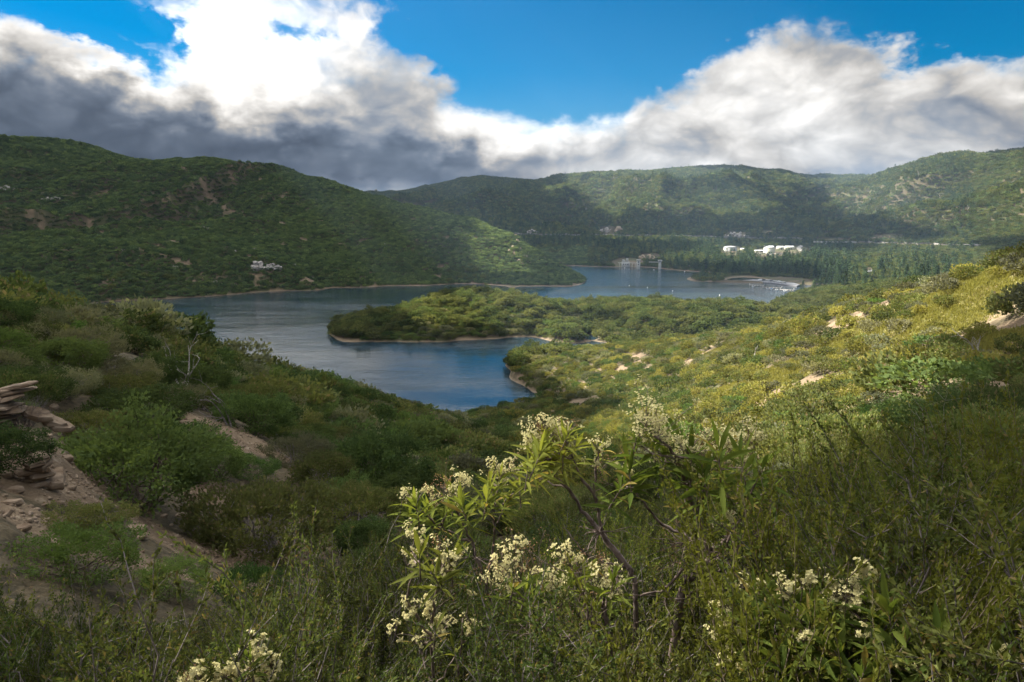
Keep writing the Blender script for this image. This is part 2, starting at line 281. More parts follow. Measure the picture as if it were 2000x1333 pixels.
def mesh(name,verts,faces,material=None,parent=None,smooth=False,link=True):
    me=bpy.data.meshes.new(name); verts=np.asarray(verts,np.float32)
    if isinstance(faces,np.ndarray):
        n,k=faces.shape; me.vertices.add(len(verts)); me.vertices.foreach_set('co',verts.ravel())
        me.loops.add(n*k); me.loops.foreach_set('vertex_index',faces.astype(np.int32).ravel())
        me.polygons.add(n); me.polygons.foreach_set('loop_start',np.arange(0,n*k,k,dtype=np.int32)); me.polygons.foreach_set('loop_total',np.full(n,k,np.int32)); me.update(calc_edges=True)
    else: me.from_pydata([tuple(map(float,v)) for v in verts],[],faces); me.update()
    if smooth: me.polygons.foreach_set('use_smooth',np.ones(len(me.polygons),bool))
    for m in (material if isinstance(material,(list,tuple)) else [material]):
        if m: me.materials.append(m)
    o=bpy.data.objects.new(name,me)
    if link: COL.objects.link(o)
    if parent: o.parent=parent
    return o
# ------------------------------------------------------------------ bare places, grass: real patches of the ground
def tag(o,label=None,cat=None,group=None,kind=None):
    for k,v in (('label',label),('category',cat),('group',group),('kind',kind)):
        if v: o[k]=v
    return o
def empty(name,loc,rz=0.0,sc=1.0):
    o=bpy.data.objects.new(name,None); o.empty_display_size=0.1; o.location=loc; o.rotation_euler=(0,0,rz); o.scale=(sc,sc,sc) if not hasattr(sc,'__len__') else sc
    COL.objects.link(o); return o
SOIL=[ # photo u,v of the middle, half sizes in metres (across, along the view)
 (180,1060,2.2,.6),(380,1080,1.5,.8),(60,1010,1.3,.6),(60,860,1.2,1.3),(40,930,1.2,1.0),(590,1080,.45,1.2),(420,970,.9,1.0),(640,1010,.3,.9),
 (440,850,1.2,1.6),(500,870,1.0,1.0),(595,880,1.0,2.4),(330,745,1.6,1.6),(175,665,1.8,3.0),(750,905,.5,2.0),(940,880,2.6,3.0),(380,680,1,3),
 (1490,840,1.6,4.0),(1500,790,1.8,3.0),(1540,760,3,3),(1700,770,5,2.6),(1600,745,3,2),(1640,800,3,2),(1950,745,2.2,3.6),(1930,800,2.4,2.2),(1970,665,5,4),(1900,690,1.5,4),(1830,780,3,1.4),(1940,650,3,2),
 (1665,628,1.6,4),(1690,605,1.4,4),(1620,640,2.6,4),(1720,600,1.2,3),(1310,680,2.5,5),(1590,655,2,4),(1250,708,3,2),(1185,742,2,2.5),(1380,720,2.4,2),(1880,505,3,6),
 (1060,560,6,5),(985,820,4,3),(960,835,2.5,2),(1110,795,3,2.5),(1040,690,2,3),(930,668,3,4),(1045,668,2.5,4)]
GRASS=[(1450,770,6,6),(1380,780,4,6),(1550,800,5,4),(1650,775,6,5),(1560,720,5,6),(1700,820,4,2.5),(1800,620,6,8),(1880,590,5,8),(1940,560,6,10),(1700,650,6,9),(1950,690,4,6),(1830,700,4,5),(1300,720,5,7),(1400,690,6,7),(1500,690,5,7)]
def patches(L):
    out=[]
    for u,v,a,b in L:
        x,y,z=hit(u,v); r=math.hypot(x,y); out.append((x,y,x/r,y/r,a,b))
    return out
SP=patches(SOIL); GP=patches(GRASS)
def patchfield(x,y,L):
    f=np.zeros(np.shape(x))
    for px,py,rx,ry,a,b in L:
        dx=x-px; dy=y-py; al=dx*rx+dy*ry; ac=dx*ry-dy*rx
        f=np.maximum(f,np.exp(-((ac/a)**2+(al/b)**2)**1.5))
    return f
def soilf(x,y,z):
    r=np.hypot(x,y); near=(1-sw(r,260,330))
    n=fbm(x/3.0,y/3.0,4,90); n2=fbm(x/14,y/14,4,93)
    p=patchfield(x,y,SP); s=sw(p+(n-0.5)*1.1,0.40,0.56)*near
    s=np.maximum(s,sw(n*0.5+n2*0.5,0.60-0.035*(x>0),0.66-0.035*(x>0))*near*0.9*sw(r,20,60))
    s=np.maximum(s,sw(fbm(x/18,y/12,5,97),0.67,0.72)*sw(r,380,480)*(1-sw(r,1000,1500))*0.8)
    lim=0.12+0.75*sw(fbm(x/16,y/16,3,99),.38,.66); lim=np.where(r>600,lim*.5,lim); sh=1-sw(z+(n-0.5)*0.6,lim*.6,lim)
    return np.maximum(s,sh)
def grassf(x,y):
    r=np.hypot(x,y); return sw(patchfield(x,y,GP)+(fbm(x/4,y/4,4,95)-0.5)*0.8,0.25,0.5)
soilV=soilf(XX,YY,ZZ); grassV=grassf(XX,YY)*(XX>0)
# ------------------------------------------------------------------ ground, water
def ground_material():
    m,t,out=mat('ground'); p,n=geo(t)
    at=t.nodes.new('ShaderNodeAttribute'); at.attribute_name='soil'; so=V(t,at.outputs['Fac'])
    ag=t.nodes.new('ShaderNodeAttribute'); ag.attribute_name='grass'; gr=V(t,ag.outputs['Fac'])
    n1=noise(t,p,0.35,6,0.6); n2=noise(t,p,4.0,5,0.65); n3=noise(t,p,0.03,3)
    soil=mixc(t,n1.smooth(0.35,0.65),(0.12,0.085,0.055),(0.19,0.142,0.094)); soil=mixc(t,n2.smooth(0.55,0.7,0,0.5),soil,(0.38,0.31,0.23))
    cover=mixc(t,n2.smooth(0.35,0.65),(0.035,0.030,0.018),(0.095,0.075,0.045)); cover=mixc(t,n3.smooth(0.4,0.65,0,0.5),cover,(0.055,0.075,0.025))
    gc=mixc(t,n2.smooth(0.4,0.6),(0.10,0.105,0.035),(0.16,0.135,0.055))
    c=mixc(t,gr,cover,gc); c=mixc(t,so,c,soil)
    x,y,z=split(t,p); lith=z.smooth(0.7,0.1); c=mixc(t,lith*0.5,c,(0.20,0.155,0.105)); c=mixc(t,z.smooth(0.12,0.0)*0.7,c,(0.10,0.08,0.06))
    b=princ(t,out,c,0.92,0.15); bump(t,b,n2+noise(t,p,14.0,3)*0.5,0.55,0.12); return m
na=len(AZ); idx=np.arange(na*NR).reshape(na,NR); nx=np.roll(idx,-1,axis=0)
Fq=np.stack([idx[:,:-1],idx[:,1:],nx[:,1:],nx[:,:-1]],-1).reshape(-1,4)
ter=mesh('ground',np.stack([XX,YY,ZZ],-1).reshape(-1,3),Fq,ground_material(),smooth=True); tag(ter,kind='structure')
for k,a in (('soil',soilV),('grass',grassV)):
    at=ter.data.attributes.new(k,'FLOAT','POINT'); at.data.foreach_set('value',a.ravel().astype(np.float32))
m,t,out=mat('lake_water'); p,n=geo(t); x,y,z=split(t,p)
gust=noise(t,xyz(t,x*0.006,y*0.02,0.0),1.0,4,0.55)
b=princ(t,out,(0.012,0.028,0.040),gust.smooth(0.35,0.65,0.06,0.12),0.5,IOR=1.33)
h=noise(t,xyz(t,x*0.35,y*0.55,0.0),1.0,5,0.6)+noise(t,xyz(t,x*0.06,y*0.11,0.0),1.0,3,0.5)*1.6
st=gust.smooth(0.35,0.62,0.35,1.0)
bp=t.nodes.new('ShaderNodeBump'); bp.inputs['Distance'].default_value=0.21; t.links.new(st.s,bp.inputs['Strength']); t.links.new(h.s,bp.inputs['Height']); t.links.new(bp.outputs[0],b.inputs['Normal'])
gx=np.linspace(-6500,6500,14); gy=np.linspace(-800,7000,9)
wv=[(a,b_,0) for b_ in gy for a in gx]; wf=[(j*14+i,j*14+i+1,(j+1)*14+i+1,(j+1)*14+i) for j in range(8) for i in range(13)]
tag(mesh('water',wv,wf,m),kind='structure')
# ------------------------------------------------------------------ added cloudy sheet out of view, gaps shaped to let sun onto chosen ground
def pix(x,y,z):
    dz=z-CAMZ; fw=y*cp-dz*sp; up=y*sp+dz*cp; return 1000+F*x/fw, 666.5-F*up/fw
LIT=[(1500,720,470,120,1),(1600,900,420,110,1),(1150,690,170,70,1),(1400,620,260,40,.7),(1850,560,260,110,1),(1250,600,400,30,.8),(950,620,260,60,.62),(1300,590,300,30,.8),(1350,850,300,70,.75),(1750,770,250,90,.9),
     (1330,375,290,62,1),(1880,375,310,95,1),(1560,470,500,14,.6),(1700,600,300,60,1),(1950,450,120,30,1),(1350,505,90,14,1),(1000,480,110,70,.9),(1200,400,100,40,.3),(1500,505,190,32,.85),(1760,515,190,26,.9),(1280,1050,260,260,.5)]
def shade_cloud():
    A=1700.0
    def axis(lo,a,b,hi): return np.r_[lo+0*a,np.flip(a-np.cumsum(np.minimum(9*1.07**np.arange(200),34)))[0:],np.arange(a,b,3.5),b+np.cumsum(np.minimum(9*1.07**np.arange(200),34))]
    gx=axis(-9000,-140,330,0)[1:]; gy=axis(-9000,-60,420,0)[1:]; gx=gx[(gx>-3200)&(gx<3600)]; gy=gy[(gy>-700)&(gy<5600)]
    X=XX[:NA0:2,60::2]; Y=YY[:NA0:2,60::2]; Z=np.maximum(ZZ[:NA0:2,60::2],0)
    X=np.r_[X.ravel()]; Y=np.r_[Y.ravel()]; Z=np.r_[Z.ravel()]
    vis=visible(X,Y,3.0,0.01); X,Y,Z=X[vis],Y[vis],Z[vis]
    u,v=pix(X,Y,Z); lit=np.zeros(len(X))
    for a,b,c,d,k in LIT: lit=np.maximum(lit,k*np.exp(-(((u-a)/c)**2+((v-b)/d)**2)**1.6))
    rn=np.hypot(X,Y); lit=np.where((rn>860)&(u<1150)&(v>392),0.0,lit); lit=np.where((rn<11)&(X>2.1),0.22,lit); lit=np.where((rn<10)&(X>-0.4)&(X<2.1),1.0,lit); lit=np.where((rn<6)&(X<-0.6),0.0,lit); lit=np.where((u<560)&(rn<140),0,lit)
    sx,sy,sz=sdir; cx=X-sx*Z/sz; cyy=Y-sy*Z/sz
    i=np.searchsorted(gx,cx)-(rng.random(len(cx))<.5); j=np.searchsorted(gy,cyy)-(rng.random(len(cx))<.5); ok=(i>=0)&(i<len(gx))&(j>=0)&(j<len(gy))
    sm=np.zeros((len(gx),len(gy))); ct=np.zeros_like(sm); np.add.at(sm,(i[ok],j[ok]),lit[ok]); np.add.at(ct,(i[ok],j[ok]),1)
    for _ in range(10):
        s2=sm.copy(); c2=ct.copy()
        for d in ((1,0),(-1,0),(0,1),(0,-1)): s2+=0.25*np.roll(sm,d,(0,1)); c2+=0.25*np.roll(ct,d,(0,1))
        e=ct<0.5; sm=np.where(e,s2,sm); ct=np.where(e,c2,ct)
    L=np.where(ct>1e-3,sm/np.maximum(ct,1e-3),0.3)
    GX,GY=np.meshgrid(gx,gy,indexing='ij'); sh=1-L; rc=np.hypot(GX-45,GY+26); A=190+260*sw(rc,30,300)+1250*sw(rc,380,1400)
    far=sw(np.hypot(GX,GY),500,1200)
    m=sh+(fbm(GX/160,GY/160,5,201)-0.5)*(0.35+0.45*far)-0.5
    r=np.hypot(GX,GY-1600); edge=1-sw(r,2500,3300)-0.02; m=np.minimum(m,edge)
    th=np.sqrt(np.clip(m,0,1))*(7+45*far)*(0.6+0.8*fbm(GX/90,GY/90,4,203)); th0=np.clip(m,0,None)
    ox=GX+sx/sz*A; oy=GY+sy/sz*A; n=GX.size; idx=np.arange(n).reshape(GX.shape)
    on=(m>0); q=on[:-1,:-1]|on[1:,:-1]|on[1:,1:]|on[:-1,1:]
    cu,cv=pix(ox,oy,A-30); inf_=(oy>0)&(cu>-250)&(cu<2250)&(cv>-45); q&=~inf_[:-1,:-1]
    f=np.stack([idx[:-1,:-1][q],idx[1:,:-1][q],idx[1:,1:][q],idx[:-1,1:][q]],-1)
    top=np.stack([ox,oy,A+th],-1).reshape(-1,3); bot=np.stack([ox,oy,A-0.35*th],-1).reshape(-1,3)
    V_=np.r_[top,bot]; Fc=np.r_[f,f[:,::-1]+n]; used=np.unique(Fc); rm=np.full(2*n,-1); rm[used]=np.arange(len(used))
    mt,t,out=mat('added_cloud'); tr=t.nodes.new('ShaderNodeBsdfTransparent'); tr.inputs[0].default_value=(1,1,1,1)
    tl=t.nodes.new('ShaderNodeBsdfTranslucent'); tl.inputs[0].default_value=(0.72,0.74,0.78,1)
    mx=t.nodes.new('ShaderNodeMixShader'); mx.inputs[0].default_value=0.84; t.links.new(tr.outputs[0],mx.inputs[1]); t.links.new(tl.outputs[0],mx.inputs[2]); t.links.new(mx.outputs[0],out.inputs[0])
    o=mesh('added_cloud',V_[used],rm[Fc],mt,smooth=True)
    tag(o,'added cloudy sheet out of view, shaped to shade parts of the land','added_cloud',kind='stuff'); return o
shade_cloud()
# ------------------------------------------------------------------ foliage materials
def leafmat(name,a,b,tip=None,trans=0.35,var=0.6,dry=None,patch=0.02):
    m,t,out=mat(name); p,n=geo(t)
    g=t.nodes.new('ShaderNodeNewGeometry'); ri=V(t,g.outputs['Random Per Island']); ro=rnd(t)
    c=mixc(t,ri.smooth(0.1,0.9),a,b)
    c=mixc(t,(noise(t,p,patch,3)*0.5+ro*0.5).smooth(0.3,0.7,0,var),c,tip or b)
    if dry: c=mixc(t,ri.smooth(0.90,0.93),c,dry)
    c=mixc(t,1.0,c,mixc(t,ro.m('MULTIPLY',7.31).m('FRACT'),(0.6,0.62,0.65),(1.35,1.32,1.2)),'MULTIPLY')
    d=t.nodes.new('ShaderNodeBsdfDiffuse'); t.links.new(c.s,d.inputs[0])
    tl=t.nodes.new('ShaderNodeBsdfTranslucent'); c2=mixc(t,1.0,c,(1.45,1.4,0.75),'MULTIPLY'); t.links.new(c2.s,tl.inputs[0])
    mx=t.nodes.new('ShaderNodeMixShader'); mx.inputs[0].default_value=trans; t.links.new(d.outputs[0],mx.inputs[1]); t.links.new(tl.outputs[0],mx.inputs[2])
    t.links.new(mx.outputs[0],out.inputs[0]); return m
M={}
M['olive']=leafmat('olive_leaves',(0.066,0.094,0.038),(0.108,0.136,0.053),(0.135,0.138,0.056),dry=(0.18,0.15,0.09))
M['green']=leafmat('green_leaves',(0.052,0.085,0.036),(0.085,0.128,0.050),(0.10,0.13,0.050))
M['bright']=leafmat('bright_leaves',(0.05,0.10,0.032),(0.09,0.15,0.048),(0.11,0.15,0.05))
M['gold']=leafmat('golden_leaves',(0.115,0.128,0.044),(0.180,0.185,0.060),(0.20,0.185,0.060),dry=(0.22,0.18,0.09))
M['sage']=leafmat('sage_leaves',(0.12,0.135,0.09),(0.18,0.19,0.13),(0.15,0.14,0.095))
M['oak']=leafmat('oak_leaves',(0.052,0.078,0.034),(0.095,0.122,0.052),(0.12,0.12,0.055),patch=0.03)
M['scrub']=leafmat('scrub_leaves',(0.053,0.088,0.054),(0.096,0.138,0.078),(0.122,0.165,0.076),patch=0.008,var=.9)
M['conifer']=leafmat('needles',(0.034,0.062,0.038),(0.060,0.095,0.052),(0.06,0.09,0.045),trans=0.15)
M['chamise']=leafmat('chamise_needles',(0.050,0.075,0.026),(0.09,0.12,0.038),(0.11,0.115,0.04),dry=(0.15,0.12,0.06),patch=0.8)
M['wand']=leafmat('wand_leaves',(0.075,0.105,0.028),(0.15,0.18,0.040),(0.17,0.17,0.035),patch=0.8)
def bark(name,a,b,sc=20):
    m,t,out=mat(name); p,n=geo(t); c=mixc(t,noise(t,p,sc,4).smooth(0.35,0.65),a,b); bb=princ(t,out,c,0.85,0.2); return m
M['bark']=bark('bark',(0.05,0.035,0.026),(0.13,0.10,0.08)); M['grey']=bark('dead_wood',(0.20,0.18,0.16),(0.42,0.39,0.36)); M['twig']=bark('grey_twigs',(0.10,0.085,0.085),(0.21,0.18,0.18))
# ------------------------------------------------------------------ plant builders
def nrm(a): return a/(np.linalg.norm(a,axis=-1,keepdims=True)+1e-9)
def quads(c,ax,L,Wd,g,up=0.0,out=None,ob=0.0):
    """rhombic leaves: base c, axis ax, random blade normal biased towards `out`"""
    n=len(c); ax=nrm(ax); r=g.normal(size=(n,3))
    if out is not None: r=r+out*ob
    r[:,2]+=up; s=nrm(np.cross(ax,r)); L=np.broadcast_to(L,(n,))[:,None]; Wd=np.broadcast_to(Wd,(n,))[:,None]
    nn=np.cross(s,ax)
    v=np.stack([c,c+ax*L*0.45+s*Wd*0.5+nn*L*0.06,c+ax*L,c+ax*L*0.45-s*Wd*0.5+nn*L*0.06],1).reshape(-1,3)
    return v,np.arange(n*4).reshape(n,4)
def tubes(paths,rad,k=3):
    """paths (n,m,3), rad (n,m) -> swept prisms"""
    paths=np.asarray(paths,float); n,m,_=paths.shape; t=np.empty_like(paths); t[:,1:-1]=paths[:,2:]-paths[:,:-2]; t[:,0]=paths[:,1]-paths[:,0]; t[:,-1]=paths[:,-1]-paths[:,-2]
    t=nrm(t); ref=np.where(np.abs(t[...,2:3])>0.9,np.array([1.0,0,0]),np.array([0,0,1.0])); a=nrm(np.cross(t,ref)); b=np.cross(t,a)
    an=np.arange(k)*2*math.pi/k; ring=paths[:,:,None,:]+np.asarray(rad)[:,:,None,None]*(a[:,:,None,:]*np.cos(an)[None,None,:,None]+b[:,:,None,:]*np.sin(an)[None,None,:,None])
    V_=ring.reshape(-1,3); I=np.arange(n*m*k).reshape(n,m,k); J=np.roll(I,-1,axis=2)
    return V_,np.stack([I[:,:-1],J[:,:-1],J[:,1:],I[:,1:]],-1).reshape(-1,4)
def join(L):
    vs=[];fs=[];o=0
    for v,f in L: vs.append(v); fs.append(f+o); o+=len(v)
    return np.concatenate(vs),np.concatenate(fs)
def curve_paths(p0,p1,g,m=5,sag=0.15,lift=0.0):
    n=len(p0); s=np.linspace(0,1,m)[None,:,None]; d=p1-p0; ln=np.linalg.norm(d,axis=1)[:,None,None]
    side=nrm(g.normal(size=(n,3)))[:,None,:]; w=g.normal(size=(n,m,3))*0.03*ln; w[:,0]=0; w[:,-1]=0
    return p0[:,None]+d[:,None]*s+side*ln*sag*np.sin(s*math.pi)*g.uniform(-1,1,(n,1,1))+np.array([0,0,1.0])*ln*lift*np.sin(s*math.pi)+w
def shrub_geo(R_,H,ncl,per,L,Wd,seed,spread=0.17,up=0.6,shell=0.62,stems=12,lump=0.28,base=0.06,ob=1.0,twig=True,srad=0.018):
    g=np.random.default_rng(seed)
    d=g.normal(size=(ncl,3)); d[:,2]=np.abs(d[:,2])*0.98-0.36; d=nrm(d)
    bd=nrm(np.abs(g.normal(size=(9,3)))*np.array([1,1,1])*np.where(g.random((9,3))<0.5,-1,1)*np.array([1,1,0])+np.array([0,0,.3]))
    lum=1-lump+lump*1.5*np.max(np.exp(-((d[:,None]-bd[None])**2).sum(-1)/0.30),axis=1)
    rr=(shell+(1-shell)*g.random(ncl)**0.6)*lum
    c=d*rr[:,None]*np.array([R_,R_,H*0.62]); c[:,2]+=H*(0.29+base*0.3)
    c[:,2]=np.maximum(c[:,2],H*base)
    o=np.repeat(c,per,0); cc=nrm(o-np.array([0,0,H*0.25])); bl=nrm(g.normal(size=o.shape)); bl[:,2]=bl[:,2]*0.8+0.15; rad_=g.random((len(o),1))**0.45; ax=nrm(cc*0.9+np.array([0,0,up])+g.normal(size=o.shape)*0.55)
    sp=spread*R_; pos=o+bl*rad_*sp*1.9
    pos[:,2]=np.maximum(pos[:,2],0.02*H)
    Ls=L*g.uniform(0.7,1.3,len(pos)); fv=quads(pos,ax,Ls,Wd*g.uniform(0.7,1.3,len(pos)),g,0.2,nrm(bl*1.0+cc*0.6),ob*1.5)
    sv=None
    if stems:
        k=g.choice(ncl,min(ncl,stems),replace=False); p0=np.c_[g.normal(size=(len(k),2))*R_*0.10,np.full(len(k),-0.12*H)]
        pa=curve_paths(p0,c[k],g,6,0.12,0.05); ra=np.linspace(1,0.25,6)[None,:]*srad*R_*g.uniform(0.7,1.3,(len(k),1))
        S_=[tubes(pa,ra,4)]
        if twig:
            k2=g.choice(ncl,min(ncl,stems*3),replace=False); j=g.integers(0,len(k),len(k2)); st=pa[j,g.integers(2,5,len(k2))]
            e=c[k2]+g.normal(size=(len(k2),3))*sp*0.6; keep=np.linalg.norm(e-st,axis=1)<R_*0.8
            if keep.any():
                pb=curve_paths(st[keep],e[keep],g,4,0.15); S_.append(tubes(pb,np.linspace(1,0.3,4)[None,:]*srad*0.4*R_*np.ones((len(pb),1)),3))
        sv=join(S_)
    return fv,sv
class Plant:   # meshes of one kind; place() makes a thing of it, sharing mesh data between copies
    def __init__(s,name,fv,sv,lm,sm,onemesh=False,fn='foliage',sn='stem'):
        s.name=name; s.one=onemesh; s.fn=fn; s.sn=sn
        def me(nm,vf,mt):
            o=mesh(nm,vf[0],vf[1],mt,link=False); d=o.data; bpy.data.objects.remove(o); return d
        if onemesh and sv is not None:
            v,f=join([fv,sv]); s.f=me(name,(v,f),[lm,sm]); mi=np.zeros(len(f),np.int32); mi[len(fv[1]):]=1; s.f.polygons.foreach_set('material_index',mi); s.s=None
        else: s.f=me(fn,fv,lm) if fv is not None else None; s.s=me(sn,sv,sm) if sv is not None else None
    def place(s,loc,rz,sc,label,cat,group=None,name=None):
        if s.one:
            o=bpy.data.objects.new(name or s.name,s.f); COL.objects.link(o); o.location=loc; o.rotation_euler=(0,0,rz); o.scale=(sc,sc,sc) if not hasattr(sc,'__len__') else sc
            tag(o,label,cat,group); return o,o
        r=empty(name or s.name,loc,rz,sc); tag(r,label,cat,group); q=None
        for d,nm in ((s.f,s.fn),(s.s,s.sn)):
            if d: c=bpy.data.objects.new(nm,d); COL.objects.link(c); c.parent=r; q=q or c
        return r,q
def mk(name,n,seed,lm,sm,one=False,**k): return [Plant(name,*shrub_geo(seed=seed+i,**k),lm,sm,one) for i in range(n)]
near_kinds={
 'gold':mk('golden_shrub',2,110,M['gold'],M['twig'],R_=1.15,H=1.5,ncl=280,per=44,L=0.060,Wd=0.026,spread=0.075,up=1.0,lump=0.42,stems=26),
 'olive':mk('olive_shrub',3,100,M['olive'],M['twig'],R_=1.15,H=1.5,ncl=280,per=42,L=0.066,Wd=0.034,spread=0.075,up=1.0,lump=0.42,stems=26),
 'green':mk('green_shrub',3,120,M['green'],M['bark'],R_=1.2,H=1.55,ncl=240,per=48,L=0.060,Wd=0.042,spread=0.085,up=0.4,lump=0.40,stems=16),
 'bright':mk('green_shrub',2,140,M['bright'],M['bark'],R_=1.2,H=1.4,ncl=240,per=40,L=0.055,Wd=0.036,spread=0.080,up=0.6,lump=0.35,stems=16),
 'sage':mk('grey_shrub',2,160,M['sage'],M['twig'],R_=1.2,H=1.3,ncl=240,per=42,L=0.065,Wd=0.028,spread=0.08,up=0.9,lump=0.35,stems=24)}
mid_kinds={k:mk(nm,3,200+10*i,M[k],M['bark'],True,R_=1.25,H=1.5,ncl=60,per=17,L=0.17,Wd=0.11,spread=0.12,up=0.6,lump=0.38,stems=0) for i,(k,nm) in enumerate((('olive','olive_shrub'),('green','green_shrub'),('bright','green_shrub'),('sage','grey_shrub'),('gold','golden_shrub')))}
far_scrub=mk('scrub_bush',3,300,M['scrub'],M['bark'],True,R_=1.6,H=1.9,ncl=40,per=5,L=0.55,Wd=0.36,spread=0.18,up=0.4,lump=0.35,stems=0)
oaks=mk('oak_tree',4,320,M['oak'],M['bark'],False,R_=3.2,H=5.6,ncl=110,per=10,L=0.50,Wd=0.32,spread=0.10,up=0.3,lump=0.42,stems=8,base=0.16,twig=False,srad=0.05)
for p_ in oaks:
    p_.fn='crown'; p_.sn='trunk'
far_oaks=mk('round_tree',3,340,M['oak'],M['bark'],True,R_=4.0,H=7.0,ncl=46,per=5,L=1.3,Wd=0.9,spread=0.14,up=0.3,lump=0.42,stems=0)
def conifer_geo(seed,H=14.0,Rb=2.4,tiers=16,per=9,q=3,L=0.9):
    g=np.random.default_rng(seed); P_=[];A_=[]
    for i in range(tiers):
        f=(i+0.6)/tiers; z=H*(0.16+0.82*f); r=Rb*(1-f)**0.8*g.uniform(0.75,1.2)+0.15
        for j in range(per):
            a=g.uniform(0,2*math.pi); rr=r*g.uniform(0.55,1.15); d=np.array([math.cos(a),math.sin(a),-0.25])
            for s in np.linspace(0.25,0.95,q): P_.append(d*rr*s+np.array([0,0,z])); A_.append(d+g.normal(size=3)*0.35)
    P_=np.array(P_);A_=np.array(A_); fv=quads(P_,A_,L*g.uniform(0.7,1.3,len(P_)),L*0.5,g,1.2)
    zz=np.linspace(-0.5,H,5); pa=np.stack([np.zeros(5),np.zeros(5),zz],-1)[None]; sv=tubes(pa,np.linspace(0.24,0.03,5)[None],5)
    return fv,sv
conifers=[Plant('conifer_tree',*conifer_geo(400+i,L=1.1),M['conifer'],M['bark'],False,'crown','trunk') for i in range(3)]
far_conifers=[Plant('conifer_tree',*conifer_geo(420+i,tiers=9,per=6,q=2,L=1.8),M['conifer'],M['bark'],True) for i in range(3)]
# ------------------------------------------------------------------ one-object cover made of instances of placed plants
def scatter(name,pts,rz,sc,srcs,label,cat):
    me=bpy.data.meshes.new(name); n=len(pts); me.vertices.add(n); me.vertices.foreach_set('co',np.asarray(pts,np.float32).ravel())
    for nm,a in (('rot',np.c_[np.zeros(n),np.zeros(n),rz]),('scl',sc)):
        at=me.attributes.new(nm,'FLOAT_VECTOR','POINT'); at.data.foreach_set('vector',np.asarray(a,np.float32).ravel())
    o=bpy.data.objects.new(name,me); COL.objects.link(o); tag(o,label,cat,kind='stuff')
    ng=bpy.data.node_groups.new(name,'GeometryNodeTree'); ng.interface.new_socket('Geometry',in_out='INPUT',socket_type='NodeSocketGeometry'); ng.interface.new_socket('Geometry',in_out='OUTPUT',socket_type='NodeSocketGeometry')
    N=ng.nodes; K=ng.links; gi=N.new('NodeGroupInput'); go=N.new('NodeGroupOutput'); ip=N.new('GeometryNodeInstanceOnPoints'); jn=N.new('GeometryNodeJoinGeometry')
    for s in srcs:
        oi=N.new('GeometryNodeObjectInfo'); oi.transform_space='ORIGINAL'; oi.inputs['Object'].default_value=s; oi.inputs['As Instance'].default_value=False
        gt=N.new('GeometryNodeGeometryToInstance'); K.new(oi.outputs['Geometry'],gt.inputs[0]); K.new(gt.outputs[0],jn.inputs[0])
    K.new(gi.outputs[0],ip.inputs['Points']); K.new(jn.outputs[0],ip.inputs['Instance']); ip.inputs['Pick Instance'].default_value=True
    ri=N.new('FunctionNodeRandomValue'); ri.data_type='INT'; ri.inputs[4].default_value=0; ri.inputs[5].default_value=len(srcs)-1; K.new(ri.outputs[2],ip.inputs['Instance Index'])
    for nm,inp in (('rot','Rotation'),('scl','Scale')):
        a=N.new('GeometryNodeInputNamedAttribute'); a.data_type='FLOAT_VECTOR'; a.inputs[0].default_value=nm
        if nm=='rot': e=N.new('FunctionNodeEulerToRotation'); K.new(a.outputs[0],e.inputs[0]); K.new(e.outputs[0],ip.inputs[inp])
        else: K.new(a.outputs[0],ip.inputs[inp])
    K.new(ip.outputs[0],go.inputs[0]); mo=o.modifiers.new('cover','NODES'); mo.node_group=ng; return o
def jgrid(x0,x1,y0,y1,s,g,keep):
    """jittered grid points; keep(x,y) picks them"""
    gx=np.arange(x0,x1,s); gy=np.arange(y0,y1,s); X,Y=np.meshgrid(gx,gy); X=(X+g.uniform(-.45,.45,X.shape)*s).ravel(); Y=(Y+g.uniform(-.45,.45,Y.shape)*s).ravel()
    k=(np.abs(np.degrees(np.arctan2(X,Y)))<44); X,Y=X[k],Y[k]; k=keep(X,Y); return X[k],Y[k]
# ------------------------------------------------------------------ planting
FW=0  # widest azimuth handled by the frame
def inframe(x,y,z,mg=60):
    u,v=pix(x,y,z); return (u>-mg)&(u<2000+mg)&(v<1333+mg*2)
def zone(r0,r1,s,g,minz=1.2,h=3.0,eps=0.0,mask=None):
    def keep(X,Y):
        r=np.hypot(X,Y); k=(r>r0)&(r<r1); return k
    X,Y=jgrid(-r1*0.72,r1*0.72,r0*0.68,r1,s,g,keep); Z=hz(X,Y); k=(Z>minz)&inframe(X,Y,Z)
    X,Y,Z=X[k],Y[k],Z[k]; k=visible(X,Y,h,eps); return X[k],Y[k],Z[k]
# near and middle slopes, island
xs=[];ys=[];zs=[];ss=[]
for r0,r1,s in ((9,15,1.3),(15,45,1.75),(45,120,2.1),(120,300,2.35),(300,520,2.7)):
    X,Y,Z=zone(r0,r1,s,rng,0.35,2.0,0.002); xs.append(X);ys.append(Y);zs.append(Z);ss.append(np.full(len(X),s))
X=np.concatenate(xs);Y=np.concatenate(ys);Z=np.concatenate(zs);SS=np.concatenate(ss)
rr=np.hypot(X,Y); so=soilf(X,Y,Z); gf=grassf(X,Y)*(X>0)
keep=rng.random(len(X))>np.clip(so*1.15+gf*0.45*(rr<150),0,1)
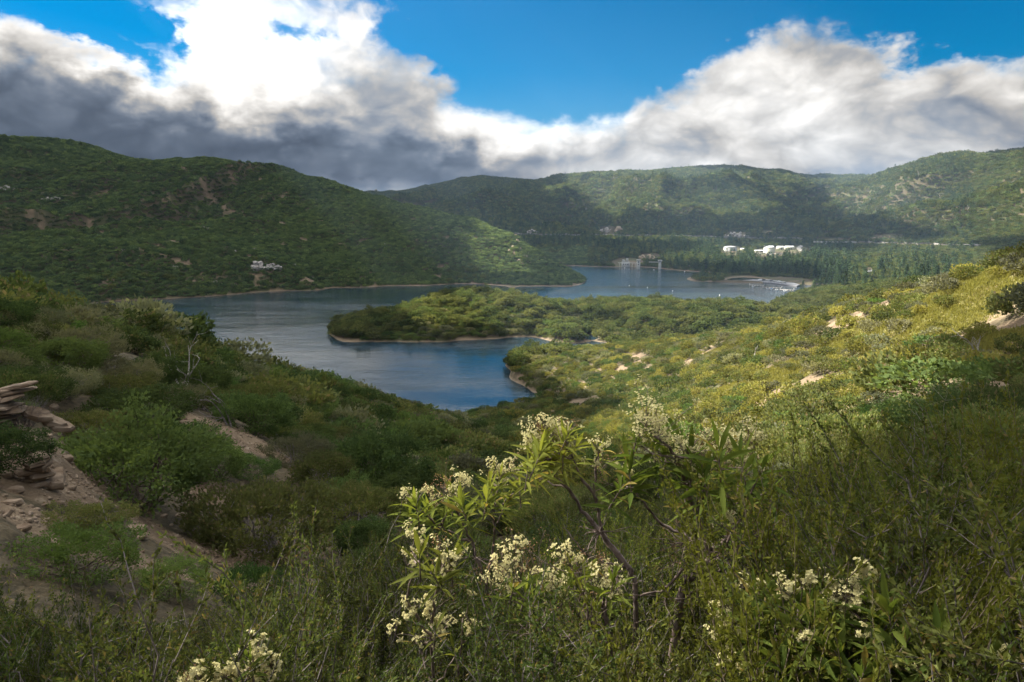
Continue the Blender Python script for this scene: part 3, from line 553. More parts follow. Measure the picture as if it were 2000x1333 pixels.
# hero shrubs: u,v of the foot, kind, width in metres, height factor, label
HERO=[(275,990,'green',2.9,1.0,'largest dark green shrub, rounded, above the stony soil strip'),
 (515,1080,'olive',2.7,.95,'big fuzzy olive shrub at the right end of the stony soil strip'),
 (420,935,'green',1.7,1.0,'dark green shrub leaning on the right side of the largest dark green one'),
 (492,935,'bright',1.35,.75,'low bright green domed shrub behind the stony soil strip'),
 (340,880,'bright',2.1,.7,'wide mid green shrub spreading behind the largest dark green shrub'),
 (152,1130,'bright',1.25,.8,'bright green shrub at the lower left edge of the soil strip'),
 (338,1160,'bright',.85,.8,'small bright green shrub below the two flat stones'),
 (485,1175,'bright',1.05,.85,'small bright green shrub beneath the big fuzzy olive shrub'),
 (150,1040,'olive',1.2,.5,'low dark shrub mat on bare soil under the layered rock stack'),
 (10,740,'green',1.6,1.0,'dark green shrub standing just above the tan rock ledge'),
 (115,780,'sage',1.9,.9,'greyish shrub with pale flower heads right behind the tan rock ledge'),
 (175,860,'olive',1.5,.8,'dull olive shrub just right of the rock ledge'),
 (250,790,'olive',2.0,.9,'olive shrub between the pale flowered shrub and the bare dead tree'),
 (395,800,'olive',1.8,.9,'olive shrub below the bare dead tree'),
 (0,920,'green',1.1,1.0,'dark shrub at the picture edge under the rock ledge'),
 (655,890,'green',1.7,.8,'rounded green shrub right of the bare soil streak'),
 (690,860,'bright',1.3,.8,'bright shrub behind the rounded green one near the soil streak'),
 (700,1040,'olive',2.2,1.0,'tall olive shrub filling the hollow left of the white flowers'),
 (640,960,'olive',2.4,.9,'wide olive shrub below the bare soil streak'),
 (760,1000,'green',2.0,.9,'deep green shrub at the mouth of the gully'),
 (345,685,'bright',1.4,.9,'small bright green domed shrub near the ridge above the dead tree'),
 (100,600,'green',3.6,.9,'broad green shrub on the top of the left ridge'),
 (30,610,'olive',3.2,.8,'olive shrub at the left end of the ridge'),
 (200,640,'green',2.6,.7,'green shrub on the ridge crest beside pale stones'),
 (1830,775,'green',5.4,.62,'wide green shrub clump in the grassy clearing on the right slope'),
 (1730,765,'green',3.0,.7,'round green shrub left of the wide clump in the clearing'),
 (1770,805,'green',2.0,.8,'small dark green bush between dry grass and the wide clump'),
 (1600,810,'olive',3.4,.8,'olive shrub standing alone in yellow grass'),
 (1530,830,'olive',3.2,.85,'olive shrub next to the steep bare soil patch'),
 (1640,780,'olive',2.6,.8,'yellow-green rounded shrub in the middle of the grassy clearing'),
 (1860,880,'green',3.2,.8,'dark green shrub below the clearing near the right edge'),
 (1960,760,'green',3.0,.8,'green shrub beside the bare soil at the right edge'),
 (1900,720,'olive',2.2,.9,'olive shrub next to the grey snag on the right slope'),
 (1820,690,'green',3.4,.75,'large green shrub above the clearing on the right slope'),
 (1270,800,'green',3.0,.9,'dark green shrub just behind the tallest white flowers')]
hx=[];hits=[]
for h in HERO:
    x,y,z=hit(h[0],h[1]); hx.append((x,y,h[3]*0.5))
HX=np.array(hx)
d2=np.min(np.hypot(X[:,None]-HX[None,:,0],Y[:,None]-HX[None,:,1])-HX[None,:,2]-0.45,axis=1)
keep&=d2>0
uu_,vv_=pix(X,Y,Z); keep&=~((uu_<660)&(vv_>950)&(rng.random(len(X))<.9))
# keep the flowering shrub's own ground free
X,Y,Z,SS,rr,so,gf=[a[keep] for a in (X,Y,Z,SS,rr,so,gf)]
isl_=(rr>250)&(rr<520)&(np.degrees(np.arctan2(X,Y))<40)
pn=fbm(X/11,Y/11,4,131); pk=rng.random(len(X))*0.45+pn*0.75
kind=np.full(len(X),'olive',object)
left=X<0
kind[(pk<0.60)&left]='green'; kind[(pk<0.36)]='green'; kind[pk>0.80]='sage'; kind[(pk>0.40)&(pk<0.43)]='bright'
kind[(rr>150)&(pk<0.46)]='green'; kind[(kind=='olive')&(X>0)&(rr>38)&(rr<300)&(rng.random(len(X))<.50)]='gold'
size=(rng.uniform(0.72,1.25,len(X))*SS/2.0)*(1+0.15*(rr>45)); size=np.where(rng.random(len(X))<0.15,size*1.35,size)
size=np.where(gf>0.5,size*0.8,size); size=np.where(rr<16,size*0.62,size)
tree=isl_&(fbm(X/25,Y/25,3,151)>0.47)&(rng.random(len(X))<0.42)|(isl_&(rng.random(len(X))<0.05))
REG=[(lambda u,v,r:(r>=300)&(u<1600),'on the wooded headland in the middle of the lake'),
     (lambda u,v,r:(r>=150)&(u>=950),'on the sunlit spur above the cove'),
     (lambda u,v,r:(u>=1000)&(r>=45),'on the sunlit slope right of the white flowers'),
     (lambda u,v,r:(u>=1000),'on the near right slope beyond the flowering bushes'),
     (lambda u,v,r:(r>=60),'on the left ridge falling to the lake'),
     (lambda u,v,r:(u>=560),'in the dark gully left of the white flowers'),
     (lambda u,v,r:(v<=800),'on the shaded left slope around the dead tree'),
     (lambda u,v,r:(v>0),'on the dark stony slope at lower left')]
def region(u,v,r):
    for f,s in REG:
        if f(u,v,r): return s
GN={'olive':'olive brown chaparral shrub','green':'dark green leafy shrub','bright':'bright green leafy shrub','sage':'pale grey-green sage shrub','gold':'golden green chaparral shrub'}
AUTO={}
u_,v_=pix(X,Y,Z); show=size/rr
src_mid={k:[None]*3 for k in mid_kinds}
nm_kind={'olive':'olive','green':'green','bright':'green','sage':'grey'}
def place_shrub(i,k,lod):
    g=region(u_[i],v_[i],rr[i]); sz='small' if size[i]<1.0 else ('broad' if size[i]>1.45 else 'rounded')
    pl=(near_kinds if lod==0 else mid_kinds)[k]; j=int(rng.integers(len(pl)))
    s=size[i]*rng.uniform(.9,1.1)
    r,q=pl[j].place((X[i],Y[i],Z[i]-0.06*s),rng.uniform(0,6.28),(s,s,s*rng.uniform(.75,1.1)),f'{sz} {GN[k]} {g}','shrub',f'{sz} {GN[k]}s {g}')
    if lod: src_mid[k][j]=q
    AUTO[r.name]=f'{sz} {GN[k]}'
    return r
rest=np.ones(len(X),bool)
for k in GN:
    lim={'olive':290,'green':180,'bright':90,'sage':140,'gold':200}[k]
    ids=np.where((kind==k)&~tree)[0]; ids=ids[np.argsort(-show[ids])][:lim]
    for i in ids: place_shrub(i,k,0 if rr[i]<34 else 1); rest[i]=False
    for i in np.where((kind==k)&~tree&rest&(rr>100))[0][:5]: place_shrub(i,k,1); rest[i]=False   # a few farther ones too
for h,(x,y,w) in zip(HERO,hx):
    u,v,k,wd,hf,lab=h; z=float(hz(x,y)); s=wd/2.3; r_=math.hypot(x,y); pl=(near_kinds if r_<34 else mid_kinds)[k]; j=int(rng.integers(len(pl)))
    pl[j].place((x,y,z-0.05*s),rng.uniform(0,6.28),(s,s,s*hf),lab,'shrub')
oid=np.where(tree)[0]; oid=oid[np.argsort(-show[oid])]; src_oak=[None]*4
for n,i in enumerate(oid[:240]):
    j=n%4; s=rng.uniform(.7,1.3); r,q=oaks[j].place((X[i],Y[i],Z[i]-0.2),rng.uniform(0,6.28),(s,s,s*rng.uniform(.8,1.05)),'round dark green oak among the trees crowding the wooded headland','tree','oaks on the wooded headland'); AUTO[r.name]='round dark green oak'; rest[i]=False; src_oak[j]=q
def rz_sc(n,a,b,va=.8,vb=1.1):
    s=rng.uniform(a,b,n); return rng.uniform(0,6.28,n),np.c_[s,s,s*rng.uniform(va,vb,n)]
i=rest&tree; a,b=rz_sc(i.sum(),.6,1.2); scatter('oak_woodland',np.c_[X[i],Y[i],Z[i]-.2],a,b,src_oak,'low oak wood covering the back of the headland in the lake','woodland')
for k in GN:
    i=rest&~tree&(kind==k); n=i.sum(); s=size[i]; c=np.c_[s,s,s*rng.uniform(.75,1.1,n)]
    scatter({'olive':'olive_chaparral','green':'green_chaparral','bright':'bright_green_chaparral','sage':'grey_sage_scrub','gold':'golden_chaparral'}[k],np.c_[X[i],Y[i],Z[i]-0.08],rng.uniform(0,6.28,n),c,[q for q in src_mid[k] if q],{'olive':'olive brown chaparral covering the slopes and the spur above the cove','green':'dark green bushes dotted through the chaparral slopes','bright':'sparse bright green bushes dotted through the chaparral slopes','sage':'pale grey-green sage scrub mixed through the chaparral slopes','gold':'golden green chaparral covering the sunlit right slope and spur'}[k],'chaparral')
# left mountain and far land
src_sc=[None]*3; src_fo=[None]*3; src_fc=[None]*3
def farzone(r0,r1,s,h,eps=0.002): return zone(r0,r1,s,rng,0.5,h,eps)
fx=[]
for r0,r1,s in ((430,620,2.7),(620,900,3.0),(900,1300,3.9),(1300,2000,5.6),(2000,3900,8.8)):
    x,y,z=farzone(r0,r1,s,3.0); fx.append(np.c_[x,y,z,np.full(len(x),s)])
fx=np.concatenate(fx); x,y,z,s=fx.T; r=np.hypot(x,y); az=np.degrees(np.arctan2(x,y))
k=(r>520)|(az>22)|(az<-20); k&=~((r<520)&(az>-20)&(az<22)); x,y,z,s,r,az=[q[k] for q in (x,y,z,s,r,az)]
U,Vv=pix(x,y,z)
mlm=(az<9)&(r<1700)&(U<1150)&~((r>1100)&(U>760)); spur=(r<820)&(az>16)
so=soilf(x,y,z); k=rng.random(len(x))>so*0.85; 
clear=np.zeros(len(x),bool)
CLEAR=[(1430,493,26,13),(1503,497,34,14),(1545,492,45,12),(1500,550,95,9),(1450,545,40,7),(1625,470,40,5),(1697,530,10,8),(1225,514,34,10),(1270,503,24,8),(1190,451,22,8),(1440,459,26,6),(1500,456,18,5),(1735,464,36,6)]
for a,b,c,d in CLEAR: clear|=(((U-a)/c)**2+((Vv-b)/d)**2)<1
ROADL=([1005,1060,1120,1180,1260,1340,1420,1500,1560,1600],[457,459,460,460,461,462,464,466,468,471])
ROADR=([1660,1720,1780,1850,1920],[474,475,477,479,480])
for RL in (ROADL,ROADR): clear|=(U>RL[0][0]-5)&(U<RL[0][-1]+5)&(Vv-np.interp(U,*RL)<5.0)&(Vv-np.interp(U,*RL)>-1.2)
k&=~clear; x,y,z,s,r,az,U,Vv,mlm,spur=[q[k] for q in (x,y,z,s,r,az,U,Vv,mlm,spur)]
fn_=fbm(x/60,y/60,4,171); ran=rng.random(len(x))
con=~mlm&((ran<np.where(fn_>0.52,0.28,0.07))|((((U-1530)/150)**2+((Vv-520)/26)**2<1)&(ran<0.24)))&(r>600)&(U<1900)&~((U>1660)&(Vv>470)&(ran>.06))
oakf=~con&((spur)|(~mlm&(ran>0.45)))|(mlm&(fn_>0.6)&(ran<0.10)&(z<25))
scr=~con&~oakf
BS=np.where(scr,s/2.6,np.where(oakf,s/5.4,1.0)); BS=BS*rng.uniform(.75,1.3,len(x)); BS=np.where(oakf,np.clip(BS,.55,1.9),BS)
BS=np.where(con,rng.uniform(.35,1.05,len(x))*np.where(r>1300,1.15,1.0),BS)
BS=np.where(spur&oakf,rng.uniform(.35,.62,len(x)),BS)
def fewfar(mask,plants,src,n,lab,cat,grp,sortr=True):
    ids=np.where(mask)[0]; ids=ids[np.argsort(-(BS/r)[ids])][:n]
    for m_,i in enumerate(ids):
        j=m_%len(plants); rt,q=plants[j].place((x[i],y[i],z[i]-.15),rng.uniform(0,6.28),(BS[i],BS[i],BS[i]*rng.uniform(.85,1.1)),lab,cat,grp); AUTO[rt.name]=lab.split(' in ')[0].split(' on ')[0].split(' above ')[0]; src[j]=q; mask[i]=False
src_c2=[None]*3
cn=con.copy(); fewfar(cn,conifers,src_c2,150,'dark pointed conifer in the stand behind the far shore','tree','conifers behind the far shore'); fewfar(cn,far_conifers,src_fc,12,'dark pointed conifer on the forested hillside across the lake','tree','conifers on the far hillside')
of=oakf.copy(); sp_=of&spur; fewfar(sp_,far_oaks,src_fo,110,'round dark tree on the low forested point at the right of the lake','tree','trees on the low forested point'); of&=~(spur&~sp_)
o2=of&~spur; fewfar(o2,far_oaks,src_fo,90,'round green tree in the valley behind the boat ramp','tree','trees in the valley behind the boat ramp'); of=(of&spur)|o2
sc2=scr.copy(); sm_=sc2&mlm; fewfar(sm_,far_scrub,src_sc,60,'low green bush above the far shoreline of the left mountain','shrub','bushes along the left mountain shore'); sc2&=~(mlm&~sm_)
for nm,mk_,src,lab,cat in (('conifer_forest',cn,src_fc,'conifer forest on the mountains across the lake','forest'),('mixed_woodland',of,src_fo,'broadleaf woodland on the mountains and flats across the lake','woodland'),('mountain_scrub',sc2,src_sc,'low green scrub covering the mountains beyond the lake','scrub')):
    n=mk_.sum(); b=BS[mk_]; scatter(nm,np.c_[x[mk_],y[mk_],z[mk_]-.2],rng.uniform(0,6.28,n),np.c_[b,b,b*rng.uniform(.75,1.15,n)],src,lab,cat)
print('PLANTS near',len(X),'far',len(x),'con',con.sum(),'oak',oakf.sum(),'scr',scr.sum())
# ------------------------------------------------------------------ foreground thicket at the photographer's feet
def chamise_geo(seed,nst=40,side=9,per=88,Rb=0.45,H=1.0,L=0.0135,Wd=0.005,spread=1.0,up=0.5,wand=False):
    g=np.random.default_rng(seed); a=g.uniform(0,2*math.pi,nst); t=g.random(nst)**0.6
    p0=np.c_[np.cos(a)*0.08,np.sin(a)*0.08,np.full(nst,-0.06)]
    top=H*(1.0-0.42*t**2)*g.uniform(0.8,1.12,nst); p1=np.c_[np.cos(a)*Rb*t*spread,np.sin(a)*Rb*t*spread,top]
    pa=curve_paths(p0,p1,g,7,0.10,0.10); ra=np.linspace(1,0.25,7)[None,:]*0.0045*g.uniform(0.6,1.3,(nst,1))
    k=np.repeat(np.arange(nst),side); f=g.uniform(0.35,1.0,len(k))*5.99; i=f.astype(int); w=(f-i)[:,None]
    s0=pa[k,i]*(1-w)+pa[k,i+1]*w; ln=g.uniform(0.10,0.26,len(k))*H*(1.3 if wand else 1.0)
    d=nrm(nrm(s0*np.array([1,1,0])+1e-4)*0.5+g.normal(size=s0.shape)*0.45+np.array([0,0,up+0.5])); s1=s0+d*ln[:,None]
    pb=curve_paths(s0,s1,g,5,0.10,0.0)
    j=np.repeat(np.arange(len(k)),per); f=g.random(len(j))*3.99; i=f.astype(int); w=(f-i)[:,None]; c=pb[j,i]*(1-w)+pb[j,i+1]*w
    tan=nrm(pb[j,i+1]-pb[j,i]); ax=nrm(tan*0.8+g.normal(size=c.shape)*0.55)
    fv=quads(c+g.normal(size=c.shape)*0.003,ax,L*g.uniform(0.6,1.3,len(c)),Wd,g,0.2)
    nb=nst*5; kk=g.integers(0,nst,nb); ii=g.integers(1,5,nb); b0=pa[kk,ii]; b1=b0+nrm(g.normal(size=(nb,3))+np.array([0,0,.35]))*g.uniform(.05,.15,(nb,1))*H
    sv=join([tubes(pa,ra,4),tubes(pb,np.linspace(1,0.4,5)[None,:]*0.0016*np.ones((len(pb),1)),3),tubes(curve_paths(b0,b1,g,4,0.25),np.linspace(1,0.3,4)[None,:]*0.0018*np.ones((nb,1)),3)])
    return fv,sv
M['pale_twig']=bark('pale_twigs',(0.10,0.08,0.05),(0.20,0.16,0.11),40)
cham=[Plant('chamise_shrub',*chamise_geo(500+i),M['chamise'],M['twig']) for i in range(4)]
wand=[Plant('wand_shrub',*chamise_geo(520+i,nst=38,side=10,per=80,Rb=0.55,H=1.0,L=0.0150,Wd=0.0058,up=0.9,wand=True),M['wand'],M['pale_twig']) for i in range(3)]
TOPU=[-300,0,300,600,680,760,850,1000,1150,1300,1480,1600,1700,1800,2000,2300]; TOPV=[1175,1195,1225,1190,1080,1000,975,905,885,900,925,955,905,880,865,855]
nf=0; g=np.random.default_rng(77)
gx,gy=[],[]
for r0,r1,s in ((1.45,3.2,0.36),(3.2,5.5,0.55),(5.5,8.8,0.85)):
    a,b=jgrid(-8,8,0.8,9,s,g,lambda X,Y:(np.hypot(X,Y)>r0)&(np.hypot(X,Y)<=r1)); gx+=list(a); gy+=list(b)
gx=np.array(gx);gy=np.array(gy);gz=hz(gx,gy)
gs=soilf(gx,gy,gz); gu,gv=pix(gx,gy,gz)
keep_clear=[(1500,1250,1.7)]
for i in range(len(gx)):
    r=math.hypot(gx[i],gy[i]); ut,_=pix(gx[i],gy[i],gz[i]+0.7); vt=np.interp(ut,TOPU,TOPV)+g.uniform(-28,55)
    if 700<ut<1520: vt=max(vt,1265+g.uniform(-30,40)) if r<2.25 else (max(vt,1000) if r<2.75 else vt)
    q=ray(ut,vt); H=CAMZ+q[2]/math.hypot(q[0],q[1])*r-gz[i]
    if H<0.22 or (gs[i]>0.55 and ut<640 and gv[i]<1190) or ut<-260 or ut>2260 or gv[i]<1010 and ut<600: continue
    if 250<ut<640 and gv[i]<1180: continue
    H=min(H,1.25 if ut<1500 else 1.7)*g.uniform(.82,1.0)
    right=ut>1520 and r>2.6
    pl=wand if (right and g.random()<.7) or g.random()<.12 else cham
    w=max(H*g.uniform(.8,1.1),0.5); where='under the white flowers' if ut>760 and ut<1480 else ('in the right foreground thicket' if ut>=1480 else 'in the dark left foreground thicket')
    nmk='yellow-green wand-like shrub' if pl is wand else 'fine-needled olive green shrub'; hh='knee-high' if H<.6 else ('waist-high' if H<1.05 else 'tall')
    rt,_=pl[int(g.integers(len(pl)))].place((gx[i],gy[i],gz[i]),g.uniform(0,6.28),(w,w,H),f'{hh} {nmk} {where}','shrub',f'{hh} {nmk}s {where}'); nf+=1; AUTO[rt.name]=f'{hh} {nmk}'
# ------------------------------------------------------------------ the white-flowered shrubs (long narrow leaves, flower heads, bare crooked stems)
M['yleaf']=leafmat('long_leaves',(0.10,0.145,0.034),(0.16,0.20,0.044),(0.20,0.20,0.05),trans=0.4,dry=(0.30,0.24,0.08),patch=3.0)
m,t,out=mat('white_petals'); d=t.nodes.new('ShaderNodeBsdfDiffuse'); d.inputs[0].default_value=(0.76,0.70,0.38,1); tl=t.nodes.new('ShaderNodeBsdfTranslucent'); tl.inputs[0].default_value=(0.7,0.66,0.38,1)
mx=t.nodes.new('ShaderNodeMixShader'); mx.inputs[0].default_value=0.3; t.links.new(d.outputs[0],mx.inputs[1]); t.links.new(tl.outputs[0],mx.inputs[2]); t.links.new(mx.outputs[0],out.inputs[0]); M['petal']=m
M['dried']=leafmat('dried_flower_heads',(0.20,0.12,0.075),(0.34,0.22,0.14),trans=0.2)
M['stemy']=bark('crooked_stem',(0.09,0.065,0.055),(0.22,0.17,0.15),30)
def lance(c,ax,L,Wd,g,droop=0.35):
    n=len(c); ax=nrm(ax); side=nrm(np.cross(ax,g.normal(size=(n,3))*0.5+np.array([0,0,1.0]))); up=np.cross(side,ax); m=6
    s=np.linspace(0,1,m); wp=np.array([0.12,0.62,1.0,0.85,0.5,0.03]); dr=droop*g.uniform(0.1,1.4,(n,1,1))
    cen=c[:,None]+ax[:,None]*L[:,None,None]*s[None,:,None]-np.array([0,0,1.0])*L[:,None,None]*dr*(s**2)[None,:,None]+up[:,None]*L[:,None,None]*0.0
    w=(Wd[:,None]*wp[None])[:,:,None]*0.5
    l=cen+side[:,None]*w+up[:,None]*w*0.45; r_=cen-side[:,None]*w+up[:,None]*w*0.45
    V_=np.stack([l,cen,r_],2).reshape(-1,3); I=np.arange(n*m*3).reshape(n,m,3)
    return V_,np.concatenate([np.stack([I[:,:-1,a],I[:,:-1,a+1],I[:,1:,a+1],I[:,1:,a]],-1).reshape(-1,4) for a in (0,1)])
def florets(c,n,rad,g,size=0.0048):
    k=max(4,n//9); sub=c+g.normal(size=(k,3))*rad*np.array([1,1,.75]); i=g.integers(0,k,n); p=sub[i]+g.normal(size=(n,3))*rad*0.28
    ax=nrm(nrm(p-c)+g.normal(size=(n,3))*0.35+np.array([0,-.25,.5])); a=nrm(np.cross(ax,g.normal(size=(n,3)))); b=np.cross(ax,a); P_=[];A_=[]
    for j in range(5):
        t=j*1.2566; P_.append(p); A_.append(a*math.cos(t)+b*math.sin(t)+ax*0.55)
    P_=np.concatenate(P_);A_=np.concatenate(A_); return quads(P_,A_,size*g.uniform(.8,1.2,len(P_)),size*0.85,g,0.3,np.tile(ax,(5,1)),2.0),sub
def yshrub(label,stems,whorls,heads,dried,seed,loc_px,twigs=()):
    """stems: lists of (u,v,distance,radius mm); whorls: (u,v,d,n leaves,length m); heads: (u,v,d,n florets,radius m)"""
    g=np.random.default_rng(seed); bx,by,bz=P(*loc_px); bz=float(hz(bx,by)); O=np.array([bx,by,bz]); root=empty('flowering_shrub',(bx,by,bz)); tag(root,label,'shrub')
    SV=[];ends=[]
    for st in stems:
        pts=np.array([P(u,v,d) for u,v,d,_ in st])-O; rad=np.array([q[3] for q in st])/1000
        if st[0][1]>1290: pts[0,2]=-0.05
        m=len(st)*5; s=np.linspace(0,len(st)-1,m); i=np.minimum(s.astype(int),len(st)-2); w=(s-i)[:,None]
        p=np.empty((m,3))
        Pm=np.vstack([2*pts[0]-pts[1],pts,2*pts[-1]-pts[-2]])
        for q in range(m):
            a,b,c,d=Pm[i[q]],Pm[i[q]+1],Pm[i[q]+2],Pm[i[q]+3]; x=w[q,0]; p[q]=0.5*((2*b)+(-a+c)*x+(2*a-5*b+4*c-d)*x*x+(-a+3*b-3*c+d)*x**3)
        p[1:-1]+=g.normal(size=(m-2,3))*0.004; r_=np.interp(s,np.arange(len(st)),rad)*(1+0.12*g.normal(size=m)); SV.append(tubes(p[None],r_[None],6)); ends.append(p)
    allp=np.concatenate(ends)
    def link(c,r0=0.0022):
        # a short twig from the nearest lower stem point
        dd=np.linalg.norm(allp-c,axis=1)+np.maximum(allp[:,2]-c[2]+0.03,0)*2; a=allp[np.argmin(dd)]
        if np.linalg.norm(a-c)>0.02: SV.append(tubes(curve_paths(a[None],c[None],g,6,0.10,-0.04),np.linspace(1.3,0.6,6)[None]*r0,5))
    LV=[]
    for u,v,d,n,L in whorls:
        c=np.array(P(u,v,d))-O; link(c,0.003); up=nrm(np.array([g.normal()*.25,g.normal()*.25,1.0])); k=np.arange(n); an=k*2.399+g.random()*6
        h=np.linspace(-0.055,0.03,n); e=np.linspace(-0.15,1.3,n)+g.normal(size=n)*0.15; a=nrm(np.cross(up,[1,0.2,0])); b=np.cross(up,a)
        ax=a[None]*(np.cos(an)*np.cos(e))[:,None]+b[None]*(np.sin(an)*np.cos(e))[:,None]+up[None]*np.sin(e)[:,None]
        Ls=L*g.uniform(.6,1.15,n)*np.where(h<-.03,.9,1); LV.append(lance(c[None]+up[None]*h[:,None]*(L/.11),ax,Ls,Ls*0.145,g,0.30))
        SV.append(tubes(np.array([c-up*0.07,c,c+up*0.035])[None],np.array([[.0026,.0022,.001]]),5))
    FV=[]
    for u,v,d,n,rad in heads:
        c=np.array(P(u,v,d))-O; f,sub=florets(c,int(n*1.3),rad*1.2,g,0.0052); FV.append(f); b=c-np.array([0,0,rad*1.6]); link(b,0.0016)
        SV.append(tubes(curve_paths(np.repeat(b[None],len(sub),0),sub,g,4,0.08),np.full((len(sub),4),0.0009),3))
    DV=[]
    for u,v,d,n,rad in dried:
        c=np.array(P(u,v,d))-O; k=max(3,n//8); sub=c+g.normal(size=(k,3))*rad; i=g.integers(0,k,n); p=sub[i]+g.normal(size=(n,3))*rad*.3
        DV.append(quads(p,g.normal(size=(n,3)),0.007*g.uniform(.6,1.4,n),0.004,g)); b=c-np.array([0,0,rad*1.4]); link(b,0.0014); SV.append(tubes(curve_paths(np.repeat(b[None],k,0),sub,g,4,0.1),np.full((k,4),0.0009),3))
    for u,v,d,n,rad in twigs:
        c=np.array(P(u,v,d))-O; e=c+nrm(g.normal(size=(n,3)))*g.uniform(.4,1.0,(n,1))*rad; SV.append(tubes(curve_paths(np.repeat(c[None],n,0),e,g,6,0.22),np.linspace(1,.3,6)[None]*0.002*np.ones((n,1)),4))
    for nm,L_,mt in (('stem',SV,'stemy'),('leaves',LV,'yleaf'),('flowers',FV,'petal'),('dried_flowers',DV,'dried')):
        if L_: v_,f_=join(L_); mesh(nm,v_,f_,M[mt],root)
    return root
g_=np.random.default_rng(5)
def W_(L,d0,n,l): return [(u,v,d0+g_.uniform(-.12,.12),n,l) for u,v in L]
yshrub('tallest white-flowered shrub with long green leaves on a crooked forked trunk',
 [[(1290,1310,2.15,15),(1325,1200,2.12,14),(1350,1130,2.15,12),(1385,1085,2.2,10),(1362,1010,2.2,8),(1335,930,2.15,7),(1310,880,2.1,5),(1275,850,2.08,3)],
  [(1385,1085,2.2,8),(1340,1045,2.25,6),(1290,1020,2.3,5),(1240,960,2.25,3),(1215,930,2.2,2)],
  [(1362,1010,2.2,7),(1375,950,2.2,6),(1360,905,2.15,4)],[(1385,1085,2.2,7),(1430,1030,2.25,5),(1440,960,2.3,4),(1460,910,2.3,3)],
  [(1335,1110,2.15,6),(1300,1150,2.1,4),(1250,1165,2.05,3)],[(1385,1088,2.2,6),(1440,1095,2.2,4),(1480,1060,2.15,3),(1495,1020,2.15,2)],[(1345,1165,2.1,5),(1405,1110,2.0,3),(1420,1060,1.98,2)]],
 W_([(1275,880),(1300,900),(1350,915),(1375,940),(1405,900)],2.1,19,.14)+W_([(1230,930),(1210,960),(1450,915),(1480,935),(1420,965),(1360,960)],2.15,15,.13)+W_([(1240,870),(1330,870),(1440,880),(1500,960)],2.2,16,.10)+W_([(1420,1030),(1470,1050)],2.15,8,.08),
 [(1262,802,2.08,150,.034),(1285,828,2.1,130,.030),(1250,832,2.1,70,.022),(1345,862,2.1,120,.026),(1310,870,2.15,60,.022),(1382,832,2.15,40,.012),(1425,860,2.2,90,.022),(1462,848,2.2,130,.024),(1475,855,2.2,60,.016),(1400,862,2.2,60,.018),(1452,893,2.2,90,.020),(1465,915,2.2,30,.014),(1365,920,2.1,50,.016),(1225,925,2.2,40,.012),(1212,910,2.2,30,.012),(1440,1005,2.15,60,.016),(1410,1020,2.15,30,.012),(1330,900,2.12,50,.018),(1385,885,2.14,60,.016)],
 [(1390,870,2.15,160,.045),(1350,900,2.15,120,.035),(1410,890,2.2,120,.035),(1260,860,2.15,60,.025),(1430,1070,2.2,90,.04),(1460,1000,2.15,70,.03),(1330,1060,2.2,80,.04),(1290,1090,2.15,60,.03),(1480,1030,2.2,60,.03),(1380,845,2.2,60,.03)],601,(1310,1330,2.15),
 [(1400,1090,2.18,26,.20),(1340,1060,2.2,20,.2),(1440,1050,2.2,20,.2),(1300,1170,2.1,14,.18)])
yshrub('white-flowered shrub on one long slanting grey stem left of the tallest flowers',
 [[(1250,1310,2.3,12),(1240,1200,2.3,11),(1225,1110,2.32,10),(1180,1050,2.35,9),(1130,985,2.4,7),(1085,920,2.4,5),(1065,880,2.4,3)],
  [(1180,1050,2.35,7),(1160,970,2.35,6),(1120,900,2.35,4),(1100,850,2.35,3)],[(1160,970,2.35,4),(1165,900,2.35,3),(1160,860,2.35,2)],[(1225,1110,2.32,4),(1150,1085,2.2,3),(1100,1030,2.2,2)]],
 W_([(1060,875),(1085,880),(1050,900),(1075,905),(1100,890)],2.38,24,.12)+W_([(1030,925),(1105,860),(1120,880),(1170,890)],2.4,14,.10),
 [(1045,848,2.38,110,.026),(1065,822,2.38,110,.024),(1095,830,2.4,80,.022),(1035,865,2.4,70,.018),(1080,845,2.38,90,.024),(1110,835,2.4,40,.014),(1170,872,2.35,60,.016),(1165,905,2.35,40,.014),(1100,870,2.38,40,.014)],
 [(1100,835,2.4,120,.035),(1060,850,2.4,90,.03),(1170,895,2.35,90,.035),(1190,925,2.35,60,.03),(1075,815,2.4,60,.03)],602,(1255,1340,2.3),[(1170,1040,2.3,18,.2),(1200,1120,2.3,16,.2)])
yshrub('white-flowered shrub with pale leaf tufts at the left end of the flowers',
 [[(980,1290,2.6,9),(950,1150,2.6,8),(920,1060,2.6,6),(895,1000,2.6,4),(895,970,2.6,3)],[(920,1060,2.6,5),(860,1030,2.6,4),(825,1000,2.6,3)],[(950,1150,2.6,6),(965,1050,2.6,5),(965,980,2.6,3),(962,940,2.6,2)]],
 W_([(815,1000),(840,1010),(885,985),(905,1000),(960,960),(950,985)],2.6,22,.13)+W_([(800,1020),(870,1010),(975,945),(985,990),(1015,960)],2.6,14,.11),
 [(800,965,2.6,50,.020),(788,962,2.6,40,.014),(815,968,2.6,40,.014),(843,965,2.6,60,.018),(893,942,2.6,100,.022),(905,935,2.6,60,.018),(880,960,2.6,50,.018),(965,905,2.6,70,.018),(975,925,2.6,50,.016),(995,905,2.6,60,.018),(1005,912,2.6,40,.014),(984,940,2.6,30,.012),(855,978,2.6,30,.012)],
 [(865,955,2.6,90,.035),(1000,915,2.6,60,.025),(860,940,2.6,50,.02)],603,(985,1330,2.6),[(930,1090,2.55,14,.2)])
